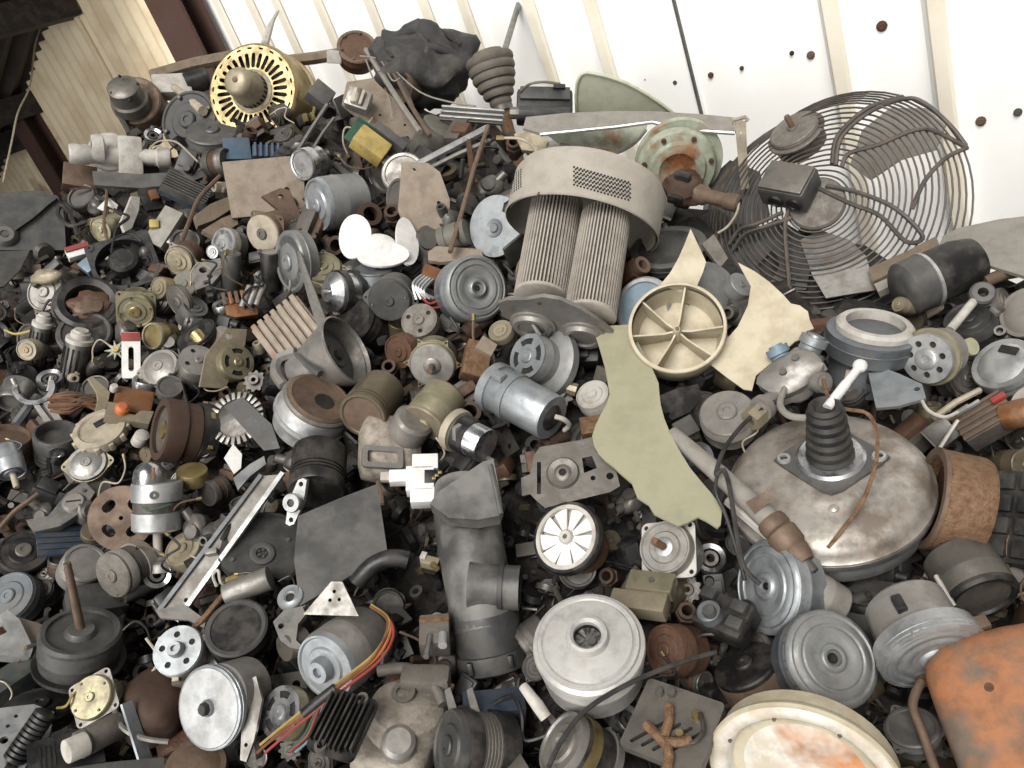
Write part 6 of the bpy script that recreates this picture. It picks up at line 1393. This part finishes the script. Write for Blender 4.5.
# ================================================================== small pieces packed into the gaps
BUSY = [t.uv for t in THINGS]
BIG = []
for t in THINGS:
    q = [math.hypot(w.co.x, w.co.y) / t.s for p in t.parts for w in p.data.vertices]
    if t.name in ('air_duct', 'brake_booster', 'filter_housing', 'enamel_pan', 'rusty_tank', 'dark_plate', 'plastic_shield', 'square_plate', 'metal_sheet'): BIG.append((*t.uv, max(q) * 0.85))
    elif t.parts and 20 < sorted(q)[int(len(q) * .9)] < 70 and t.name not in ('fan_guard', 'steering_column') and 'wire' not in t.name and 'rod' not in t.name and 'cable' not in t.name and 'rail' not in t.name: BIG.append((*t.uv, sorted(q)[int(len(q) * .9)] * 0.62))
def protos():
    P = []
    def keep(T, lab, grp): P.append((T, lab, grp))
    hid = dict(lift=0)
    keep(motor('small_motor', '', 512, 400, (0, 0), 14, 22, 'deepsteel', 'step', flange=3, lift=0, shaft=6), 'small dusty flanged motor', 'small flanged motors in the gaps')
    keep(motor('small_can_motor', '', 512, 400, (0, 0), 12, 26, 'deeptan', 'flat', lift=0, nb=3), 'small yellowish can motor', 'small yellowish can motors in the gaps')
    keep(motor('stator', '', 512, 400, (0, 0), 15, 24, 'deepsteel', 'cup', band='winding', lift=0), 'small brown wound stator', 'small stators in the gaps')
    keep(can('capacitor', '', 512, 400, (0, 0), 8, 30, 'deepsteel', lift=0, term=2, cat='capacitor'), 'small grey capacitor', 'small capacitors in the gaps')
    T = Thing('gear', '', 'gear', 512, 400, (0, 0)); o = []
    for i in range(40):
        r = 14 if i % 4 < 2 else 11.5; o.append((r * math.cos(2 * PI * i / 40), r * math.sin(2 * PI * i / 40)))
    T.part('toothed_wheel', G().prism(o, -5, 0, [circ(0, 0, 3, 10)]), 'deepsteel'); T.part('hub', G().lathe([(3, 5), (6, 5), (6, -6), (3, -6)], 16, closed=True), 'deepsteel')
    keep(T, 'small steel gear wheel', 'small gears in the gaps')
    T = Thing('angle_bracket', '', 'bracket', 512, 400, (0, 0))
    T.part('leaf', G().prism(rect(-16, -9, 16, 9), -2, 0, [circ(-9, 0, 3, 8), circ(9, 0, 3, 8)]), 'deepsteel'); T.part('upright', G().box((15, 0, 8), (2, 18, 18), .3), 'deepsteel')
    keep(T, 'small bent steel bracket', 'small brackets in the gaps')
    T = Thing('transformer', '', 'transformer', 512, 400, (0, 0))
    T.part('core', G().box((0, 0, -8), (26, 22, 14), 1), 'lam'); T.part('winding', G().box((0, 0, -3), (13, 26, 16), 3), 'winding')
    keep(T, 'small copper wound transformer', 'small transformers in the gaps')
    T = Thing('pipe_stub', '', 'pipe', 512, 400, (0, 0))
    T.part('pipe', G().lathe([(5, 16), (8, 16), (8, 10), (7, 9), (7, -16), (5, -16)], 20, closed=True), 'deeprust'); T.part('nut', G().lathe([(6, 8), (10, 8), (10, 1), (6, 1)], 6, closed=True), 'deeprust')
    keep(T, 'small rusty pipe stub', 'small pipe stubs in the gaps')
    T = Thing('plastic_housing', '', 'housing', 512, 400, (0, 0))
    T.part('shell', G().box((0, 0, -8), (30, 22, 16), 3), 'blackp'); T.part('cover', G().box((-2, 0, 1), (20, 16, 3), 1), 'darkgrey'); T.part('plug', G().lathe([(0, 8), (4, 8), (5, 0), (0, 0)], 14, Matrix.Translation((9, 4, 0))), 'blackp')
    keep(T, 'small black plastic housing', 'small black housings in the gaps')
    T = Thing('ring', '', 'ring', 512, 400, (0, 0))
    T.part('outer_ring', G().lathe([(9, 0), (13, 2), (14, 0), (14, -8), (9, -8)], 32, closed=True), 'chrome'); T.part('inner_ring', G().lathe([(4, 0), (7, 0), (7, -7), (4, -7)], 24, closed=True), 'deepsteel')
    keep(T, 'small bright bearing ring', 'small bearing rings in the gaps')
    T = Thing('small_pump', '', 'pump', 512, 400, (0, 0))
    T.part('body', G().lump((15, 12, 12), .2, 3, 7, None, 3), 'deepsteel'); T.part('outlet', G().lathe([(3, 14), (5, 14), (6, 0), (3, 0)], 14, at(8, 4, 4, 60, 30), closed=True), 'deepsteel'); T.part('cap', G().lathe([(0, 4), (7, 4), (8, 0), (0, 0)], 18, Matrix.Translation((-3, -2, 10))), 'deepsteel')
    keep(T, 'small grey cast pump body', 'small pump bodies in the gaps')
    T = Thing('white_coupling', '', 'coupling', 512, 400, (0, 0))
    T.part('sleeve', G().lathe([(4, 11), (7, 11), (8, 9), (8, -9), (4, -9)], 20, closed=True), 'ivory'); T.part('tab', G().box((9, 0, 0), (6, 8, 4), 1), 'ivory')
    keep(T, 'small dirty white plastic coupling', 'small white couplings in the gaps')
    for m, kind, grp, pts in (('blackp', 'thin black cable end', 'thin black cables in the gaps', [(-22, -8, 0), (-10, 8, 5), (4, 2, 8), (14, -10, 4), (26, 4, 0)]),
                              ('ivory', 'thin pale wire', 'thin pale wires in the gaps', [(-24, 4, 0), (-8, 10, 6), (6, -2, 8), (18, 6, 4), (22, 18, 0)]),
                              ('rustsoft', 'thin brown wire', 'thin brown wires in the gaps', [(-20, -14, 0), (-12, 2, 6), (2, 12, 8), (18, 10, 3)])):
        T = Thing('loose_wire', '', 'wire', 512, 400, (0, 0)); c = catmull(pts, 6)
        T.part('strand', G().tube(c, 1.5 if m == 'blackp' else 1.0, 6), m); T.part('tip', G().tube([c[-1], c[-1] + (c[-1] - c[-2]).normalized() * 5], 1.7, 6), 'brass')
        keep(T, kind, grp)
    return P
PROTO = protos()
rng = random.Random(5)
used = [0] * len(PROTO)
def heap_top(u):
    pts = [(-20, 195), (60, 190), (90, 165), (120, 120), (230, 80), (340, 90), (470, 110), (640, 160), (690, 215), (740, 275), (800, 290), (880, 292), (1000, 275), (1060, 280)]
    for (a, b), (c, d) in zip(pts, pts[1:]):
        if a <= u <= c: return b + (d - b) * (u - a) / (c - a)
    return 280
LAND = [(262, 186, 'tan square plate'), (255, 95, 'gold starter cover'), (188, 120, 'big dark drum motor'), (131, 155, 'cream tee valve'), (25, 222, 'large dark shield'), (124, 262, 'square black fan'),
        (163, 226, 'long grey slab'), (178, 262, 'tan faced coil motor'), (231, 270, 'standing grey capacitor'), (87, 302, 'dark stator ring'), (135, 312, 'square yellow-green motor'), (44, 292, 'crooked gearbox'),
        (43, 350, 'slimmer ribbed armature'), (80, 365, 'thicker ribbed armature'), (131, 355, 'slotted white plate'), (195, 333, 'black fan wheel'), (238, 362, 'olive-yellow plate motor'), (288, 262, 'edge-on grey wheel'),
        (378, 247, 'white propeller'), (389, 301, 'dark round motor'), (330, 292, 'clamped silver motor'), (287, 330, 'tan finned block'), (320, 345, 'dusty funnel cowl'), (425, 205, 'tan holed plate'), (478, 288, 'big ringed vacuum motor'),
        (495, 226, 'bitten disc'), (317, 205, 'light grey disc motor'), (392, 112, 'leaning tan panel'), (374, 146, 'green circuit board'), (432, 366, 'greenish flanged motor'), (565, 260, 'pleated filters'), (581, 180, 'grey filter housing'),
        (679, 166, 'pale green flange'), (700, 195, 'rusty axle stub'), (786, 178, 'dusty terminal box'), (816, 250, 'wire fan guard'), (677, 327, 'cream fan hub'), (640, 430, 'khaki fan blade'), (770, 330, 'torn cream fan blade'),
        (876, 332, 'white-collared motor'), (926, 359, 'round zinc motor'), (930, 280, 'dented dark canister'), (985, 246, 'light grey sheet'), (982, 416, 'laminated solenoid'), (829, 480, 'large brake booster'),
        (954, 500, 'rusty copper band'), (1005, 516, 'grooved rubber block'), (795, 375, 'cast valve'), (727, 412, 'pale button disc'), (527, 356, 'shiny slotted motor'), (520, 405, 'large silver starter motor'), (470, 440, 'small chrome motor'),
        (420, 478, 'white connector block'), (392, 446, 'tan pump housing'), (322, 404, 'pale heavy drum'), (368, 410, 'brown piston'), (345, 535, 'large flat dark plate'), (262, 546, 'black engine cover'), (225, 548, 'long aluminium channel'),
        (158, 500, 'chrome domed motor'), (121, 518, 'rust-brown reel'), (178, 432, 'big banded stator'), (236, 418, 'toothed claw rotor'), (100, 430, 'cream gear cap'), (134, 400, 'orange-capped motor'), (38, 400, 'silver connecting rod'),
        (62, 506, 'silver gear motor plate'), (24, 550, 'black dusty pulley'), (82, 632, 'squat tall-shafted motor'), (177, 650, 'white four-hole hub'), (236, 627, 'black cup pulley'), (208, 708, 'large bright white disc'), (90, 697, 'cream lugged motor'),
        (330, 650, 'grey blower motor'), (343, 722, 'black finned regulator'), (402, 728, 'tan engine casting'), (478, 560, 'stained air duct'), (566, 537, 'white impeller'), (568, 472, 'stamped grey bracket'), (588, 640, 'largest vacuum motor'),
        (672, 724, 'slotted rectifier plate'), (664, 547, 'rusty-shafted fan motor'), (642, 586, 'pale timer box'), (722, 612, 'black carburettor'), (770, 585, 'bluish ringed motor'), (834, 658, 'dark grey ringed motor'), (936, 664, 'silver vacuum motor'),
        (1000, 700, 'orange-rust tank'), (805, 745, 'cream enamel pan'), (740, 500, 'slanting steering tube'), (448, 744, 'dark alternator'), (560, 742, 'dark starter motor'), (316, 492, 'black grooved can'), (984, 586, 'dark round housing'), (10, 436, 'oily brown piston')]
spots = []
tries = 0
while len(spots) < 420 and tries < 40000:
    tries += 1
    u = rng.uniform(-15, 1040); v = rng.uniform(110, 775)
    if v < heap_top(u) + 22: continue
    left = u < 300 and v < 600
    md = 14 if left else 23
    if any((u - a) ** 2 + (v - b) ** 2 < md * md for a, b, _ in spots): continue
    if any((u - a) ** 2 + (v - b) ** 2 < (9 if left else 17) ** 2 for a, b in BUSY): continue
    if any((u - a) ** 2 + (v - b) ** 2 < c * c for a, b, c in BIG): continue
    spots.append((u, v, left))
taken = set()
def gap_label(kind, u, v):
    for a, b, ph in sorted(LAND, key=lambda q: (q[0] - u) ** 2 + (q[1] - v) ** 2)[:9]:
        dx, dy = u - a, v - b
        if abs(dx) > 2 * abs(dy): r = 'right of' if dx > 0 else 'left of'
        elif abs(dy) > 2 * abs(dx): r = 'below' if dy > 0 else 'above'
        else: r = ('below and ' if dy > 0 else 'above and ') + ('right of' if dx > 0 else 'left of')
        lab = '%s wedged %s the %s' % (kind, r, ph)
        if lab not in taken:
            taken.add(lab); return lab
    return None
KEEP = {0, 3, 6, 7, 11, 12, 13, 14, 15, 16, 17, 18, 24, 25, 29, 30, 31, 33, 34, 35, 36, 37, 39, 40, 42, 44, 45, 49, 50, 52, 53, 54, 56, 58, 59, 60, 61, 63, 64, 65, 66, 68, 69, 70, 74, 75, 76, 78, 79, 81, 83, 85, 86, 87, 91, 92, 93, 94, 95, 96, 100, 101, 102, 103, 104, 108, 109, 110, 113, 114, 115, 116, 118, 119, 122, 125, 128, 130, 132, 133, 134, 135, 136, 137, 141, 144, 145, 146, 147, 148, 149, 151, 152, 153, 154, 155, 156, 157, 158, 159, 160, 161, 162, 164, 167, 169, 170, 172, 173, 174, 175, 176, 177, 178, 181, 182, 183, 184, 185, 187, 188, 189, 193, 194, 195, 196, 197, 198, 200, 201, 202, 203, 204, 205, 207, 208, 210, 211, 212, 213, 215, 216, 217, 218, 219, 220, 222, 224, 225, 230, 231, 233, 235, 238, 239, 240, 241, 242, 243, 244, 246, 248, 249, 250, 254, 255, 256, 260, 262, 263, 266, 267, 270, 271, 273, 274, 276, 277, 278, 279, 280, 281, 283, 284, 285, 287, 291, 292, 293, 295, 296, 297, 298, 299, 300, 301, 302, 303, 304, 306, 307, 308, 309, 311, 312, 313, 315, 316, 317, 318, 321, 322, 323, 324, 327, 328, 331, 332, 336, 339, 340, 341, 343, 344, 345, 347, 348, 350, 351, 352, 353, 354, 356, 358, 359, 360, 362, 364, 366, 369, 370, 373, 374, 375, 377, 378, 379, 381, 385, 386, 388, 389, 390, 391, 393, 396, 397, 398, 399, 400, 401, 404, 406, 407, 408, 409, 410, 411, 412, 413, 414, 415, 417}          # the gap pieces that can be seen
for i, (u, v, left) in enumerate(spots):
    k = rng.choices(range(len(PROTO)), [5, 3, 4, 2, 2, 3, 3, 3, 6, 2, 4, 1, 3, 2, 3])[0]
    wire = k > 11
    T, lab, grp = PROTO[k]
    D = heap_depth(u, v); lift = rng.uniform(-6, 10) if left else rng.uniform(-22, 0); lift += 22 * wire; D -= lift * D / F
    sc = (D / F) / T.s * (rng.uniform(.55, 1.0) if left else rng.uniform(.8, 1.45))
    R = ROT @ frame(dirv(rng.uniform(10, 75) * (.5 if wire else 1), rng.uniform(-30, 220))) @ Matrix.Rotation(rng.uniform(0, 6.28), 3, 'Z')
    M = Matrix.Translation(wp(u, v, D)) @ R.to_4x4() @ Matrix.Scale(sc, 4)
    if KEEP is not None and i not in KEEP: continue
    name = gap_label(lab, u, v)
    if name is None: continue
    if used[k] == 0: root = T.root
    else:
        root = T.root.copy(); COL.objects.link(root)
        twin = {}
        for p in T.parts:
            c = p.copy(); COL.objects.link(c); twin[p] = c
            c.parent = twin.get(p.parent, root)
    used[k] += 1
    root.matrix_world = M
    root['label'] = name; root['group'] = grp
    if root is T.root: T.M = M
for k, (T, lab, grp) in enumerate(PROTO):
    if used[k] == 0:
        for p in T.parts: bpy.data.objects.remove(p)
        bpy.data.objects.remove(T.root); THINGS.remove(T)

# ---- countless crumbs: screws, chips, wires and shards lying on the packed mass
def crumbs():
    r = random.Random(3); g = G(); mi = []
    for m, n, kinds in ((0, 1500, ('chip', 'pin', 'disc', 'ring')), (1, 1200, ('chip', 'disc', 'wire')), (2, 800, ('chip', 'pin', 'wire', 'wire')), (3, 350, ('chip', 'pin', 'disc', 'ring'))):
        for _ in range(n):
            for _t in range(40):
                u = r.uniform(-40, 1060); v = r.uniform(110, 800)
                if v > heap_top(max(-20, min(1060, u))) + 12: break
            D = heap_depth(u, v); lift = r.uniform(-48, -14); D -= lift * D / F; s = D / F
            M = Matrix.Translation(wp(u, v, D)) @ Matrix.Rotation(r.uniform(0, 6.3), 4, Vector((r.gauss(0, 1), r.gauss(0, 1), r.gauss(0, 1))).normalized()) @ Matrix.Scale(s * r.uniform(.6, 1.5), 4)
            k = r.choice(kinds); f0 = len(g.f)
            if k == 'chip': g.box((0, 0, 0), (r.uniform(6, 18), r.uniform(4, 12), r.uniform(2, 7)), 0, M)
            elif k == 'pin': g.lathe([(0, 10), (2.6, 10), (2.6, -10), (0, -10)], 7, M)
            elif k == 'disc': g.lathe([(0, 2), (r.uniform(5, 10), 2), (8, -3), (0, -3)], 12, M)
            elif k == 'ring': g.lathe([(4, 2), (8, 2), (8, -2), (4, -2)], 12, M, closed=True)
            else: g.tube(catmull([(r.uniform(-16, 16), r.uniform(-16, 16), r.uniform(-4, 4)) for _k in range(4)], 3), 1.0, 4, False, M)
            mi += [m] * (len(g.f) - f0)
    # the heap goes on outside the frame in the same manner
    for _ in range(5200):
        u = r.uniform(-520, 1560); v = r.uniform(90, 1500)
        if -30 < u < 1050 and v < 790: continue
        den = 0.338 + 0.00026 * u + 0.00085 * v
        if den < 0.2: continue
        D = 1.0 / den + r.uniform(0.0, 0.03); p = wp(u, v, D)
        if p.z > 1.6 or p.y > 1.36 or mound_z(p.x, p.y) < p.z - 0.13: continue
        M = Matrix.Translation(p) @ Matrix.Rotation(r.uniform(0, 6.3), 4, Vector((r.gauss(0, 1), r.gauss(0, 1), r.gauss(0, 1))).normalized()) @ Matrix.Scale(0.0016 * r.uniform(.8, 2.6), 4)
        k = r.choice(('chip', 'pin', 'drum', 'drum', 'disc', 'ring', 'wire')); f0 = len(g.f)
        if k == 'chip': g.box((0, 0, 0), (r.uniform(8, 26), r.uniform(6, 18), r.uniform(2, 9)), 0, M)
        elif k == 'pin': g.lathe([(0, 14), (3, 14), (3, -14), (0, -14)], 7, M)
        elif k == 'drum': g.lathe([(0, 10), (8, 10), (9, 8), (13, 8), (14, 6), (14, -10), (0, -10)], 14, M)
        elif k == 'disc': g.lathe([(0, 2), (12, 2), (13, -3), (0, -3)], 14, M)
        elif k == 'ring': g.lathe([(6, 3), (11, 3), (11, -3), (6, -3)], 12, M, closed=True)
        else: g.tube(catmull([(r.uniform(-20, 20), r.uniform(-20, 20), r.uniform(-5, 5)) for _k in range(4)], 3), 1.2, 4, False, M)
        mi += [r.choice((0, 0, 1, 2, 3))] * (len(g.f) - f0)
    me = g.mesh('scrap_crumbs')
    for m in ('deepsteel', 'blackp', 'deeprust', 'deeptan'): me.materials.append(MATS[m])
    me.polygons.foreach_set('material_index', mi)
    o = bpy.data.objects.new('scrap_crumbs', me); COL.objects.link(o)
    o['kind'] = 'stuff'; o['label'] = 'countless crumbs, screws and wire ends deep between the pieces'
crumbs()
finish_things()
for t, lab in (('orange_cap', 'bright orange plastic cap'), ('red_top', 'red printed top'), ('chrome_dome', 'polished chrome dome'), ('white_cap', 'dirty white plastic cap'), ('rubber_boot', 'black rubber bellows'), ('push_rod', 'white push rod'),
               ('boot', 'ribbed dusty rubber boot'), ('black_centre', 'black plastic centre'), ('brass_ring', 'shiny brass ring'), ('rusted_hub', 'crusted rusty hub'), ('brown_joint', 'rusty brown joint'), ('mounting_plate', 'dark diamond mounting plate'),
               ('white_collar', 'dirty white collar'), ('dome', 'tan dome of the starter'), ('slotted_face', 'gold face with radial slots'), ('brown_face', 'brown rusty face'), ('white_stub', 'chipped white stub'), ('brass_hub', 'brass centre'), ('winding', 'wound copper coil')):
    for o in bpy.data.objects:
        if o.parent and o.name.split('.')[0] == t: o['label'] = lab
